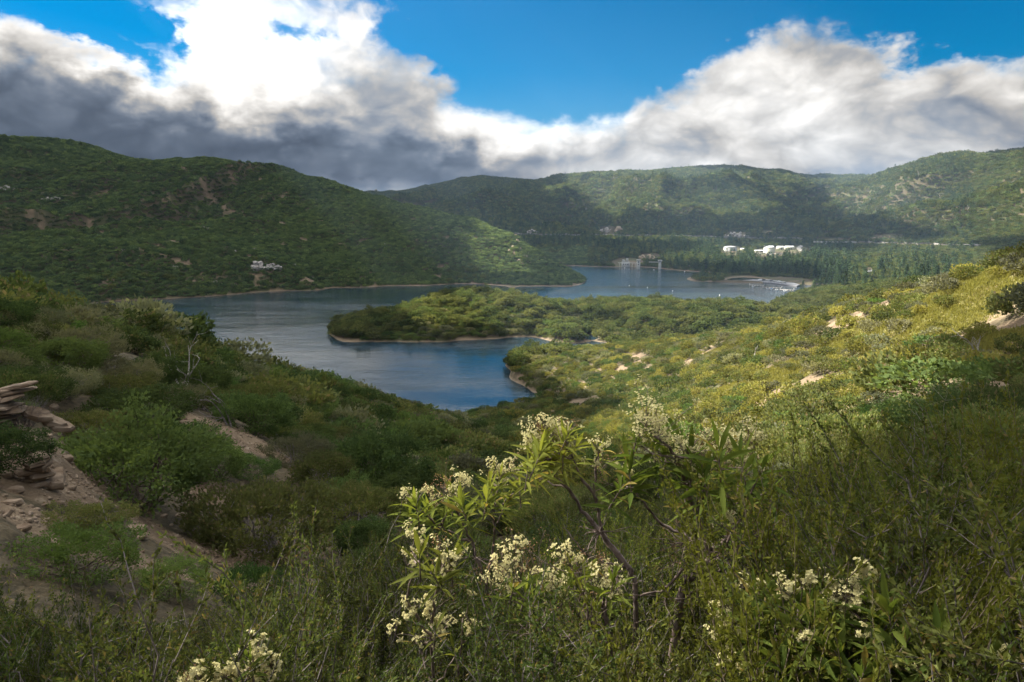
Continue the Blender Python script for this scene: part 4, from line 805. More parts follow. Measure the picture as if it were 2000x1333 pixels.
yshrub('low white-flowered shrub with brown dried heads below the slanting grey stem',
 [[(1255,1300,2.0,11),(1190,1240,2.0,10),(1155,1215,2.0,8),(1110,1245,1.98,7),(1060,1225,1.98,5),(1040,1190,1.98,3)],[(1190,1240,2.0,7),(1180,1190,2.0,5),(1180,1160,2.0,3)],[(1155,1215,2.0,5),(1140,1160,2.0,4),(1130,1120,2.0,2)]],
 W_([(1025,1165),(1040,1185),(1185,1170),(1195,1150),(1140,1140)],1.98,14,.10)+W_([(1000,1160),(1110,1150),(1160,1200)],2.0,9,.09),
 [(988,1095,2.0,130,.020),(982,1120,2.0,120,.024),(1000,1145,2.0,50,.014),(1068,1128,2.0,110,.018),(1080,1140,2.0,80,.018),(1105,1078,2.02,90,.018),(1112,1092,2.02,50,.014),(1182,1115,2.0,110,.022),(1200,1150,2.0,70,.014),(1008,1068,2.0,40,.014),(1042,1190,1.98,50,.012),(1015,1050,2.0,30,.012),(1100,1160,2.0,30,.01)],
 [(1020,1110,2.0,170,.045),(1050,1090,2.05,120,.04),(1170,1095,2.0,60,.03),(1130,1090,2.05,70,.03),(1120,1200,2.0,110,.045),(960,1130,2.0,60,.03)],604,(1265,1340,2.0),[(1150,1215,2.0,22,.2),(1060,1240,1.95,16,.2)])
yshrub('sparse slender white-flowered shrub in the dark thicket, lowest left of the flowers',
 [[(850,1350,2.0,6),(845,1250,2.0,5),(850,1160,2.0,4),(870,1090,2.0,2)],[(845,1250,2.0,4),(800,1180,2.0,3),(810,1080,2.0,2)],[(850,1300,2.0,4),(900,1260,2.0,3),(925,1225,2.0,1.5)]],
 W_([(870,1120),(880,1110),(850,1130),(820,1100)],2.0,12,.11)+W_([(810,1250),(850,1240),(890,1280)],2.0,8,.09),
 [(808,1038,2.1,60,.014),(818,1060,2.1,50,.014),(862,1072,2.0,60,.016),(882,1088,2.0,70,.018),(872,1105,2.0,50,.014),(795,1092,2.0,40,.014),(842,1168,2.0,60,.012),(803,1178,2.0,70,.014),(840,1185,2.0,40,.010),(832,1200,2.0,30,.009),(858,1212,2.0,70,.014),(866,1222,2.0,50,.012),(922,1222,2.0,60,.012),(920,1232,2.0,30,.01),(772,1228,2.0,50,.014),(912,1160,2.0,20,.008),(828,1245,2.0,50,.014),(797,1205,2.0,30,.009)],
 [(860,1060,2.05,60,.03),(880,1140,2.0,40,.03)],605,(850,1370,2.0))
yshrub('small white-flowered shrub at the bottom edge left of the flowers',
 [[(480,1500,1.5,6),(480,1380,1.5,4),(495,1330,1.5,3),(495,1290,1.5,2)],[(480,1500,1.5,5),(430,1390,1.5,3),(410,1340,1.5,2)]],
 W_([(490,1300),(505,1325)],1.5,10,.06),
 [(365,1322,1.5,70,.014),(390,1310,1.5,60,.013),(420,1322,1.5,60,.012),(440,1308,1.5,60,.012),(468,1312,1.5,80,.014),(485,1325,1.5,60,.012),(520,1305,1.5,100,.014),(515,1285,1.5,60,.010),(497,1262,1.5,50,.011),(493,1272,1.5,30,.008),(530,1290,1.5,50,.009)],[(380,1325,1.5,50,.03)],606,(480,1560,1.5))
yshrub('dense broad leafy shrub with white flower heads in the lower right corner',
 [[(1560,1480,1.75,12),(1540,1350,1.75,9),(1520,1250,1.75,6),(1500,1190,1.75,4)],[(1560,1480,1.75,11),(1600,1340,1.7,9),(1570,1260,1.7,6),(1560,1190,1.7,4)],[(1640,1480,1.7,11),(1680,1330,1.7,9),(1700,1250,1.7,6),(1690,1190,1.7,4)],[(1700,1480,1.7,9),(1780,1350,1.65,7),(1800,1300,1.65,5)],[(1800,1500,1.65,9),(1880,1380,1.6,6),(1900,1320,1.6,4)]],
 W_([(1475,1215),(1510,1200),(1550,1200),(1580,1230),(1610,1260),(1690,1200),(1670,1240),(1720,1230),(1740,1220),(1560,1290),(1640,1290),(1700,1290)],1.7,26,.12)+W_([(1490,1290),(1530,1320),(1600,1320),(1680,1330),(1760,1270),(1800,1290),(1830,1280),(1860,1310),(1900,1320),(1750,1320),(1930,1290),(1820,1330)],1.62,22,.11),
 [(1450,1138,1.75,30,.010),(1462,1150,1.75,30,.009),(1490,1145,1.75,50,.012),(1545,1145,1.72,90,.014),(1538,1160,1.72,50,.010),(1585,1128,1.72,50,.008),(1572,1135,1.72,30,.008),(1620,1135,1.72,30,.009),(1645,1150,1.72,110,.018),(1630,1160,1.72,60,.014),(1670,1165,1.72,120,.020),(1688,1112,1.72,80,.011),(1695,1135,1.72,60,.011),(1710,1172,1.72,90,.014),(1640,1185,1.72,50,.012),(1410,1192,1.7,80,.011),(1418,1210,1.7,60,.010),(1405,1235,1.7,60,.010),(1435,1232,1.7,80,.010),(1450,1250,1.7,30,.008),(1435,1265,1.7,50,.009),(1422,1292,1.65,80,.012),(1440,1300,1.65,60,.010),(1440,1325,1.65,40,.009),(1575,1240,1.6,50,.009),(1690,1235,1.6,30,.008),(1808,1290,1.58,50,.010),(1970,1270,1.6,40,.010),(1975,1295,1.6,20,.008),(1760,1300,1.6,20,.007)],
 [],607,(1620,1560,1.75))
print('FOREGROUND',nf)
# ------------------------------------------------------------------ rocks
def rockmat(name,a,b,c,sc=3.0):
    m,t,out=mat(name); p,n=geo(t); x,y,z=split(t,p); n1=noise(t,p,sc,6,0.6); st=noise(t,xyz(t,x*0.6*sc,y*0.6*sc,z*8.0*sc),1.0,4,0.6)
    col=mixc(t,n1.smooth(0.35,0.65),a,b); col=mixc(t,st.smooth(0.55,0.72,0,0.8),col,c); bb=princ(t,out,col,0.9,0.2); bump(t,bb,st+n1,0.6,0.15/sc); return m
M['sandstone']=rockmat('sandstone',(0.15,0.105,0.07),(0.26,0.20,0.145),(0.07,0.05,0.038)); M['pale_rock']=rockmat('pale_rock',(0.24,0.22,0.20),(0.40,0.38,0.36),(0.20,0.18,0.17),0.25); M['tan_rock']=rockmat('tan_rock',(0.22,0.17,0.12),(0.34,0.28,0.21),(0.17,0.13,0.10),0.15)
def slab(c,r,th,g,tilt=(0,0),asp=1.0,rot=0.0,n=9):
    an=np.sort((np.arange(n)+g.uniform(-.35,.35,n))*2*math.pi/n); rad=r*g.uniform(.72,1.1,n); V_=[]
    for k,(zz,f) in enumerate(((0,.86),(.25,1.0),(.62,.97),(1.0,.84))):
        rr=rad*f*g.uniform(.95,1.05,n); V_.append(np.stack([np.cos(an)*rr,np.sin(an)*rr*asp,np.full(n,(zz-.5)*th)+g.normal(size=n)*th*.06],-1))
    V_=np.concatenate(V_+[np.array([[0,0,-.5*th],[0,0,.5*th+g.normal()*th*.08]])]); F_=[]
    for k in range(3):
        for i in range(n): j=(i+1)%n; F_.append((k*n+i,k*n+j,(k+1)*n+j,(k+1)*n+i))
    for i in range(n):
        j=(i+1)%n; F_.append((3*n+i,3*n+j,4*n+1,4*n+1)); F_.append((j,i,4*n,4*n))
    ca,sa=math.cos(rot),math.sin(rot); V_=V_@np.array([[ca,sa,0],[-sa,ca,0],[0,0,1]]); ax,ay=tilt
    V_=V_@np.array([[1,0,0],[0,math.cos(ax),math.sin(ax)],[0,-math.sin(ax),math.cos(ax)]])@np.array([[math.cos(ay),0,-math.sin(ay)],[0,1,0],[math.sin(ay),0,math.cos(ay)]])
    return V_+np.array(c),F_
def rockmesh(name,parts,material,parent=None,loc=(0,0,0)):
    vs=[];fs=[];o=0
    for v,f in parts:
        vs.append(v); fs+= [tuple(dict.fromkeys(a+o for a in q)) for q in f]; o+=len(v)
    ob=mesh(name,np.concatenate(vs),fs,material,parent); ob.location=loc; return ob
def outcrop(u,v,slabs,label,seed,rmin=3.0):
    g=np.random.default_rng(seed); x,y,z=hit(u,v,rmin); r=math.hypot(x,y); rx,ry=y/r,-x/r; P_=[]
    for su,sv,rad,th,asp,rot,ta,tb in slabs:   # across (m), up (m), radius, thickness
        P_.append(slab((rx*su+g.normal()*.03,ry*su+g.normal()*.03,sv),rad,th,g,(ta,tb),asp,rot))
    o=rockmesh('rock_outcrop',P_,M['sandstone'],loc=(x,y,z)); tag(o,label,'rock'); o.scale=(.8,.8,.85); return o
g=np.random.default_rng(900)
L1=[]
for k in range(16):
    f=k/15; L1.append((-0.55+0.10*math.sin(k*2.1)+0.25*f*g.uniform(.4,1),-0.15+0.062*k,g.uniform(.45,.85)*(1.05-.25*f),g.uniform(.05,.10),g.uniform(.6,.9),g.uniform(0,3),g.uniform(-.1,.1),g.uniform(-.16,.0)))
L1+=[(0.10,.86,.42,.07,.5,.2,.05,-.20),(0.0,.76,.40,.06,.6,.9,.0,-.12),(.35,.30,.30,.10,.7,.5,.2,.5),(.55,.12,.30,.12,.6,.2,.1,.45),(.72,.0,.25,.10,.8,1.2,.1,.35)]
outcrop(35,850,L1,'tan layered rock ledge jutting from the slope at the left edge',901)
L2=[(0.04*math.sin(k*3),-0.08+0.075*k,g.uniform(.20,.34),g.uniform(.06,.10),g.uniform(.6,.9),g.uniform(0,3),g.uniform(-.1,.1),g.uniform(-.1,.1)) for k in range(8)]+[(-.3,0,.22,.12,.7,1,.2,.2),(.28,-.05,.2,.12,.8,2,.1,.3),(-.12,-.12,.3,.14,.8,0,.0,.1)]
outcrop(75,950,L2,'small stack of thin tan rock slabs below the jutting ledge',902)
ST=[(262,1042,.24,.10,'larger of the two flat stones on the bare soil strip'),(275,1052,.20,.08,'smaller flat stone leaning on its neighbour in the soil strip'),(218,1020,.10,.09,None),(370,1000,.26,.10,'long pale slab at the right end of the largest green shrub'),(385,985,.24,.08,'pale slab tucked above the long slab by the green shrub'),(352,1010,.16,.10,None),(400,970,.2,.07,None),(368,1025,.14,.05,None),
    (20,985,.16,.08,None),(30,960,.14,.08,None),(72,905,.13,.12,None),(95,855,.12,.10,None),(110,870,.10,.08,None),(60,1020,.07,.05,None),(92,1018,.06,.04,None),(12,1010,.10,.06,None),(150,820,.12,.1,None),(430,960,.15,.06,None),(335,1030,.06,.04,None),(50,880,.18,.10,None),(90,990,.07,.05,None),(105,800,.22,.16,None),(125,835,.16,.12,None),(20,830,.2,.14,None),(55,835,.14,.1,None),(85,815,.18,.12,None),(130,900,.14,.10,None),(115,930,.18,.1,None),(40,1035,.12,.07,None),(140,960,.10,.07,None),(165,1000,.09,.06,None),(10,900,.18,.12,None),(15,930,.14,.1,None),(190,1045,.08,.05,None),(235,1065,.07,.05,None),(320,1015,.1,.06,None),(415,950,.16,.07,None),(440,935,.13,.06,None),(345,1050,.07,.05,None),(280,1085,.05,.04,None),(575,1115,.06,.05,None),(570,1098,.05,.04,None)]
stone_src=[rockmesh('stone',[slab((0,0,0),1.0,.55,np.random.default_rng(910+i),asp=.7)],M['sandstone']) for i in range(4)]
for i,(u,v,r_,th,lab) in enumerate(ST):
    x,y,z=hit(u,v,3.0); o=stone_src[i] if i<4 else stone_src[i%4].copy()
    if i>=4: COL.objects.link(o)
    o.location=(x,y,z+th*.15); o.scale=(r_,r_*.85,th*1.6); o.rotation_euler=(g.uniform(-.2,.2),g.uniform(-.25,.05),g.uniform(0,6)); tag(o,lab or 'small tan stone on the bare soil between the dark shrubs at left','stone','stones on the bare soil at left' if not lab else None)
    if not lab: AUTO[o.name]='small tan stone'
for i,(u,v,r_,lab) in enumerate([(180,655,.9,0),(215,662,.8,0),(262,690,.5,0),(290,700,.5,0),(375,675,.8,0),(385,682,.5,0),(1495,848,.5,1),(1505,845,.4,1),(1605,785,.35,1),(1880,762,.4,1),(1890,765,.3,1),(960,850,.9,2),(620,870,.3,2),(545,690,.5,0),(600,700,.6,0)]):
    x,y,z=hit(u,v,8.0); o=stone_src[i%4].copy(); COL.objects.link(o); o.location=(x,y,z+.08); o.scale=(r_,r_*.7,r_*.7); o.rotation_euler=(0,0,i*1.3)
    lb=['pale boulder showing among shrubs near the crest of the left ridge','pale stone on the bare soil of the right slope','tan boulder in the dark gully below the left ridge'][lab]; tag(o,lb,'boulder',['pale boulders on the left ridge','pale stones on the right slope','tan boulders in the gully'][lab]); AUTO[o.name]=['pale boulder','pale stone','tan boulder'][lab]
def farrock(u,v,w,h,label,seed,mt='pale_rock',grp=None,name='rock_outcrop'):
    g=np.random.default_rng(seed); x,y,z=hit(u,v,300.0); r=math.hypot(x,y); k=r/F; w*=k; h*=k; rx,ry=y/r,-x/r; P_=[]; n=int(6+w*h/4/max(k*k,.1)**.5); n=min(n,26)
    for i in range(n):
        a=g.uniform(-.5,.5)*w; b=g.uniform(0,1)*h*(1-abs(a)/w*1.2); q=min(w,h)*g.uniform(.22,.42); P_.append(slab((rx*a+x/r*b*.8,ry*a+y/r*b*.8,b*.9),q,q*g.uniform(.7,1.5),g,(g.uniform(-.6,.6),g.uniform(-.6,.6)),g.uniform(.6,1),g.uniform(0,3),7))
    o=rockmesh(name,P_,M[mt],loc=(x,y,z)); tag(o,label,'rock',grp)
    if grp: AUTO[o.name]='small pale outcrop' if 'outcrop' in label else 'pale scree patch'
    return o
farrock(505,535,22,16,'left one of the two white rock outcrops low on the left mountain',920); farrock(532,528,30,12,'right one of the two white rock outcrops low on the left mountain',921)
farrock(14,376,26,7,'rounded pale rock high at the left edge of the left mountain',922); farrock(342,534,8,9,'pale grey rock left of the twin white outcrops',923)
for i,(u,v,w,h) in enumerate([(690,432,5,5),(755,478,8,4),(95,395,18,5),(110,402,12,4),(310,352,12,3),(400,450,16,5),(455,492,10,4),(500,490,12,4),(410,502,9,4),(620,395,5,3),(735,380,6,5),(440,400,7,3),(240,490,8,3),(575,525,8,5),(560,460,6,4),(420,560,12,5)]): farrock(u,v,w,h,'small pale outcrop scattered on the upper left mountain','930' and 930+i,grp='small pale outcrops on the left mountain')
for i,(u,v,w,h) in enumerate([(1010,478,9,7),(1002,490,9,7),(1018,494,7,6),(1025,505,8,6),(995,500,7,6),(1015,512,9,6),(985,484,6,4),(1035,515,7,5),(1008,466,6,4)]): farrock(u,v,w,h,'pale scree patch on the steep right nose of the left mountain',950+i,'tan_rock','scree patches on the nose of the left mountain')
farrock(1262,509,34,13,'tan quarried bank behind the white intake towers',970,'tan_rock',name='cliff'); farrock(1185,458,38,9,'pale road cut above the intake towers',971,'pale_rock',name='cliff'); farrock(1208,456,12,13,'tall pale crag at the right end of the road cut',972,'tan_rock',name='cliff')
farrock(1440,463,46,9,'pale rock cut above the left water tank',973,'pale_rock',name='cliff'); farrock(1502,460,30,6,'tan rock cut above the middle of the tank yard',974,'tan_rock',name='cliff'); farrock(1732,468,66,6,'long tan earth cut right of the road bridge',975,'tan_rock',name='cliff'); farrock(1345,525,26,6,'tan bank at the water on the point left of the boat ramp',976,'tan_rock',name='cliff'); farrock(1040,457,20,8,'pale road cut right beside the nose of the left mountain',977,'pale_rock',name='cliff')
# pebbles (uncountable) and dry grass, one object each
def pts_on(L,per,g,rmax,f):
    X_=[];Y_=[]
    for px,py,rx,ry,a,b in L:
        if math.hypot(px,py)>rmax: continue
        n=int(per*min(a*b,30)); t=g.random(n)**.5*1.15; an=g.uniform(0,6.283,n); ac=a*t*np.cos(an); al=b*t*np.sin(an); X_.append(px+rx*al+ry*ac); Y_.append(py+ry*al-rx*ac)
    X_=np.concatenate(X_);Y_=np.concatenate(Y_);Z_=hz(X_,Y_); k=f(X_,Y_,Z_)>0.5; return X_[k],Y_[k],Z_[k]
px,py,pz=pts_on(SP,520,g,30,soilf); n=len(px); s=0.012+0.05*g.random(n)**5
base=np.array([[1,0,0],[0,1,0],[-1,0,0],[0,-1,0],[0,0,.7],[0,0,-.5]],float); V_=base[None]*s[:,None,None]*g.uniform(.6,1.4,(n,6,1))+np.stack([px,py,pz],-1)[:,None]
tri=np.array([[0,1,4],[1,2,4],[2,3,4],[3,0,4],[1,0,5],[2,1,5],[3,2,5],[0,3,5]]); tag(mesh('gravel',V_.reshape(-1,3),(tri[None]+np.arange(n)[:,None,None]*6).reshape(-1,3),M['sandstone']),'loose tan gravel scattered over the bare soil','gravel',kind='stuff')
px,py,pz=pts_on(GP,70,g,190,lambda a,b,c:grassf(a,b)+0.2); rr_=np.hypot(px,py); n=len(px); nb=7
c=np.repeat(np.stack([px,py,pz-.02],-1),nb,0)+g.normal(size=(n*nb,3))*np.array([.12,.12,0]); ax=nrm(g.normal(size=c.shape)*.35+np.array([0,0,1.0]))
M['grass']=leafmat('dry_grass',(0.12,0.125,0.042),(0.19,0.17,0.065),(0.15,0.15,0.045),trans=.4,patch=.2)
v_,f_=quads(c,ax,g.uniform(.18,.5,len(c)),.03+.03*np.repeat(rr_/100,nb),g); tag(mesh('grass',v_,f_,M['grass']),'yellow-green dry grass in the clearings of the right slope','grass',kind='stuff')
# fallen leaves and broken twigs under the near shrubs
n=9000; a_=R(1)*g.uniform(-42,40,n); r_=3+17*g.random(n)**.7; lx=np.sin(a_)*r_; ly=np.cos(a_)*r_; c=np.stack([lx,ly,hz(lx,ly)+.012],-1); ax=g.normal(size=(n,3))*np.array([1,1,.25]); tw=g.random(n)<.3
v_,f_=quads(c,ax,np.where(tw,g.uniform(.08,.35,n),g.uniform(.02,.05,n)),np.where(tw,.007,.02),g,3.0); M['litter']=leafmat('leaf_litter',(0.06,0.042,0.026),(0.17,0.125,0.08),trans=.05,patch=2.0); tag(mesh('leaf_litter',v_,f_,M['litter']),'dry leaf litter and broken twigs on the ground between the near shrubs','leaf litter',kind='stuff')
# ------------------------------------------------------------------ dead wood
def branchy(seed,H,nst=3,lean=.35,rad=.03,kids=3,depth=3,up=.5):
    g=np.random.default_rng(seed); T=[];B=[]
    def grow(p,d,L,r,lv,out):
        m=7; pts=[p]
        for i in range(m-1): d=nrm(d+g.normal(size=3)*.17+np.array([0,0,.05*up])); pts.append(pts[-1]+d*L/(m-1))
        pts=np.array(pts); out.append(tubes(pts[None],np.linspace(r,r*.35,m)[None],5))
        if lv<depth:
            for _ in range(kids):
                i=int(g.integers(2,m)); a=nrm(d*.6+g.normal(size=3)*.6+np.array([0,0,up*.5])); grow(pts[i],a,L*g.uniform(.35,.6),r*.45,lv+1,B)
    for s in range(nst): a=nrm(np.array([g.normal()*lean,g.normal()*lean,1.0])); grow(np.array([g.normal()*.05,g.normal()*.05,-.05]),a,H*g.uniform(.7,1.0),rad,1,T)
    return join(T),join(B)
def dead(u,v,H,label,seed,rmin=6,name='dead_tree',cat='dead tree',mt='grey',**k):
    x,y,z=hit(u,v,rmin); r=empty(name,(x,y,z)); tag(r,label,cat); a,b=branchy(seed,H,**k); mesh('trunk',*a,M[mt],r); mesh('branches',*b,M[mt],r)
dead(362,772,2.2,'bare silvery dead tree with three stems on the shaded left slope',1001,nst=3,rad=.045,lean=.3)
dead(345,775,1.7,'thin bare dead stem just left of the silvery dead tree',1002,nst=1,rad=.035,lean=.2)
dead(455,838,1.5,'dark dead branches leaning over the orange soil streak',1003,nst=2,rad=.035,lean=1.2,mt='twig',up=.1)
dead(606,850,1.3,'small leafless shrub above the bare soil streak in the gully',1004,nst=4,rad=.014,lean=.5,name='dead_shrub',cat='dead shrub')
dead(1905,700,2.0,'grey broken snag with side branches on the right slope',1005,nst=2,rad=.07,lean=.25)
dead(1470,702,2.3,'single weathered grey stump rising from the sunlit slope',1006,nst=1,rad=.13,lean=.05,depth=2,kids=2)
dead(1800,990,1.1,'pale bare branches inside the right foreground thicket',1007,rmin=3,nst=3,rad=.009,lean=1.1,name='dead_shrub',cat='dead shrub')
dead(1330,905,1.0,'low tangle of bare twigs on the slope behind the tallest white flowers',1008,nst=4,rad=.012,lean=.9,name='dead_shrub',cat='dead shrub')
fv,sv=chamise_geo(1010,nst=90,side=9,per=1,Rb=.62,H=.85,L=.01); x,y,z=hit(42,845,4); r=empty('dead_shrub',(x,y,z)); tag(r,'round lavender-grey leafless shrub in front of the rock ledge','dead shrub'); r.scale=(.72,.72,.72); mesh('branches',*sv,M['twig'],r)
for i,(u,v) in enumerate([(1620,440),(1640,420),(1575,400),(1480,425),(1450,415),(1700,395),(1790,380),(1835,395),(1675,405),(1890,420)]):
    x,y,z=hit(u,v,900); k=math.hypot(x,y)/1500; r=empty('dead_conifer',(x,y,z),0,k); tag(r,'bare pale dead conifer standing on the sunlit mountain at right','dead tree','dead conifers on the right mountain'); AUTO[r.name]='bare pale dead conifer'; a,b=branchy(1020+i,15,nst=1,lean=.03,rad=.35,kids=5,depth=2,up=0); mesh('trunk',*a,M['grey'],r); mesh('branches',*b,M['grey'],r)
# ------------------------------------------------------------------ works across the lake
def plain(name,c,rough=.6): m,t,out=mat(name); p,n=geo(t); cc=mixc(t,noise(t,p,.6,5,.6).smooth(.3,.7),tuple(x*.82 for x in c),c); princ(t,out,cc,rough,.3); return m
for nm,c in (('concrete',(.42,.42,.40)),('white_paint',(.38,.39,.38)),('cream_paint',(.46,.46,.35)),('pale_green',(.36,.50,.42)),('dark_opening',(.03,.035,.04)),('asphalt',(.16,.16,.17)),('dock_wood',(.36,.34,.31)),('roof_grey',(.45,.47,.50)),('buoy_white',(.8,.78,.74)),('hull',(.7,.72,.74)),('blue_cover',(.10,.20,.38)),('car_dark',(.10,.11,.13)),('glass_dark',(.03,.05,.07)),('ramp_sand',(.21,.20,.18))): M[nm]=plain(nm,c)
def box(cx,cy,cz,sx,sy,sz,taper=1.0):
    v=np.array([(cx+a*sx/2*(taper if k else 1),cy+b*sy/2*(taper if k else 1),cz+(sz if k else 0)) for k in (0,1) for a,b in ((-1,-1),(1,-1),(1,1),(-1,1))]); return v,np.array([(3,2,1,0),(4,5,6,7),(0,1,5,4),(1,2,6,5),(2,3,7,6),(3,0,4,7)])
def bx(name,L,mt,parent): v,f=join([box(*q) for q in L]); return mesh(name,v,f,M[mt],parent)
def cyl(r0,r1,z0,z1,n=28,cap=0.0):
    a=np.arange(n)*2*math.pi/n; V_=[np.stack([np.cos(a)*r,np.sin(a)*r,np.full(n,z)],-1) for r,z in ((r0,z0),(r1,z1),(r1*.5,z1+cap*.8),(r1*.03,z1+cap))]; I=np.arange(4*n).reshape(4,n); J=np.roll(I,-1,1)
    return np.concatenate(V_),np.stack([I[:-1],J[:-1],J[1:],I[1:]],-1).reshape(-1,4)
def site(name,u,v,d,label,cat,group=None,z=None,dr=0.0):
    x,y,zz=P(u,v,d) if d else hit(u,v,500); r=math.hypot(x,y); o=empty(name,(x,y,zz if z is None else z),-math.atan2(x,y)+dr); tag(o,label,cat,group); return o,r/F
o,k=site('intake_tower',1246.5,526,None if 0 else W(1246.5,526)[1]*1.018,'taller white square intake tower standing in the water','tower',z=0)
w=7.0*k; h=18*k; bx('shaft',[(0,0,-8,w,w,8+h*.86,.97)],'white_paint',o); bx('parapet',[(0,0,h*.86,w*1.15,w*1.15,h*.14)],'concrete',o); bx('opening',[(0,-w*.5,h*.70,w*.3,.12,h*.10),(0,-w*.5,h*.45,w*.3,.12,h*.08)],'dark_opening',o)
o,k=site('intake_tower',1288.5,526,W(1288.5,526)[1]*1.025,'slimmer pale intake tower with a gangway to the tan bank','tower',z=0)
w=5.4*k; h=16.5*k; bx('shaft',[(0,0,-8,w,w,8+h*.85,.97)],'white_paint',o); bx('gangway',[(-w*1.9,w*.6,h*.74,w*4.0,w*.7,h*.06)],'concrete',o); bx('cabin',[(0,0,h*.85,w*1.5,w*1.4,h*.17)],'concrete',o); bx('window',[(0,-w*.71,h*.90,w*.8,.1,h*.06)],'glass_dark',o)
o,k=site('gate_house',1222,522,W(1222,522.5)[1]*1.02,'pale concrete gate house with a stepped roof at the far shore','building',z=0)
bx('wall',[(0,0,-3,16*k,6*k,3+10*k),(-5*k,k,10*k,4*k,3*k,4*k)],'white_paint',o); bx('tower',[(2.5*k,.5*k,9*k,4.2*k,4*k,7.5*k),(-2.5*k,.5*k,9*k,2.6*k,3*k,4.5*k)],'white_paint',o); bx('deck',[(6*k,-1.6*k,7.4*k,42*k,2.4*k,1.1*k)],'concrete',o)
for a in (-4,0,4): bx('window',[(a*k,-3.03*k,4*k,2*k,.1,2.4*k)],'dark_opening',o)
for a in (-12,-7,12,18): bx('pier',[(a*k,-1.6*k,-4,.9*k,.9*k,4+7.4*k)],'concrete',o)
o,k=site('utility_shed',1196,520,None,'tiny pale shed beside the trees left of the gate house','building'); bx('wall',[(0,0,-1,5*k,4*k,1+3*k)],'white_paint',o); bx('roof',[(0,0,3*k,5.6*k,4.6*k,.8*k)],'roof_grey',o)
def tank(u,v,wpx,hpx,mt,label,group=None):
    o,k=site('water_tank',u,v,None,label,'tank',group); r_=wpx*k/2; h=hpx*k; v_,f_=cyl(r_,r_,-3,h,28,0.02); mesh('wall',v_,f_,M[mt],o,True); v_,f_=cyl(r_*1.03,r_*1.02,h*.985,h*1.0+.15,28,r_*.16); mesh('roof',v_,f_,M['white_paint'],o,True); bx('ladder',[(r_*.3,-r_*.97,0,.5,.3,h)],'roof_grey',o)
tank(1426,491,23.5,7.5,'white_paint','big white flat-roofed water tank at the left of the tank yard'); tank(1502,495,19.5,9.5,'cream_paint','cream coloured water tank in front of the other tanks')
for i,u in enumerate((1483.5,1488,1492,1497)): tank(u,484,4.2,2.6,'white_paint',['first','second','third','fourth'][i]+' from the left of the four small domed tanks in a row','small domed tanks behind the cream tank')
def house(u,v,w,h,label,roof='white_paint',wall='cream_paint',d=None):
    o,k=site('yard_building',u,v,d,label,'building'); w*=k;h*=k;dp=w*.6; bx('wall',[(0,0,-2,w,dp,2+h*.62)],wall,o)
    vv=np.array([(-w*.53,-dp*.55,h*.62),(w*.53,-dp*.55,h*.62),(w*.53,dp*.55,h*.62),(-w*.53,dp*.55,h*.62),(-w*.40,0,h),(w*.40,0,h)]); mesh('roof',vv,[(0,1,5,4),(1,2,5),(2,3,4,5),(3,0,4),(3,2,1,0)],M[roof],o)
    bx('door',[(w*.2,-dp*.5-.03,-.5,w*.14,.1,h*.45)],'dark_opening',o)
house(1505,486,11,5,'pale blue roofed building among the small tanks','roof_grey'); house(1523,487.5,13,6,'white building left of the broad white roofed one'); house(1541,487.5,17,6.5,'broad white roofed building at the right end of the tank yard'); house(1391,490.5,12,4,'low green roofed building left of the big white tank','pale_green','pale_green'); house(1482,493.5,22,3,'long low shed with a flat grey roof left of the cream tank','roof_grey'); house(1450,489,8,3,'small tan shed between the two big tanks','roof_grey'); house(1506,499.5,6,3,'small white hut in front of the cream tank')
# road bridge
o,k=site('road_bridge',1630,474.5,1300,'pale concrete road bridge on thin piers crossing the wooded valley','bridge'); L=68*k
bx('deck',[(0,0,0,L,8,1.5)],'concrete',o); bx('railing',[(0,-3.9,1.5,L,.25,.8)],'white_paint',o); bx('railing',[(0,3.9,1.5,L,.25,.8)],'white_paint',o)
for a in (-14,20): bx('pier',[(a*k,0,-16,2.4,6,16)],'concrete',o)
def ribbon(name,uv,w,mt,lift=.5,wall=0.0,dmin=600,label=None):
    C=[hit(u,v,dmin) for u,v in uv]; C=np.array(C); n=len(C); t=np.gradient(C,axis=0); s=nrm(np.stack([t[:,1],-t[:,0],np.zeros(n)],-1)); zt=C[:,2]+lift; a=C+s*w/2;b_=C-s*w/2; a[:,2]=zt;b_[:,2]=zt; a2=a.copy();b2=b_.copy(); a2[:,2]-=lift+4; b2[:,2]-=lift+4
    V_=np.concatenate([a2,a,b_,b2]); F_=[(i+k_*n,i+1+k_*n,i+1+(k_+1)*n,i+(k_+1)*n) for k_ in range(3) for i in range(n-1)]; o=mesh(name,V_,F_,M[mt]); o['kind']='structure'
    if label: o['label']=label
    return o
us=np.linspace(1005,1598,60); ribbon('road',[(u,np.interp(u,*ROADL)+1.2) for u in us],7,'ramp_sand',1.8,dmin=900)
us=np.linspace(1664,1915,26); ribbon('road',[(u,np.interp(u,*ROADR)+1.2) for u in us],6,'ramp_sand',.8,dmin=900)
us=np.linspace(0,1,14); ribbon('road',[(np.interp(t,[0,.35,1],[1568,1558,1584]),np.interp(t,[0,.35,1],[480,487,499])) for t in us],7,'ramp_sand',.9,dmin=800)
ribbon('road',[(np.interp(t,[0,.4,1],[1462,1475,1540]),np.interp(t,[0,.4,1],[491,496,497])) for t in us],7,'ramp_sand',.9,dmin=800)
ribbon('road',[(np.interp(t,[0,1],[1690,1704]),np.interp(t,[0,1],[536,529])) for t in us],5,'asphalt',.3,dmin=500)
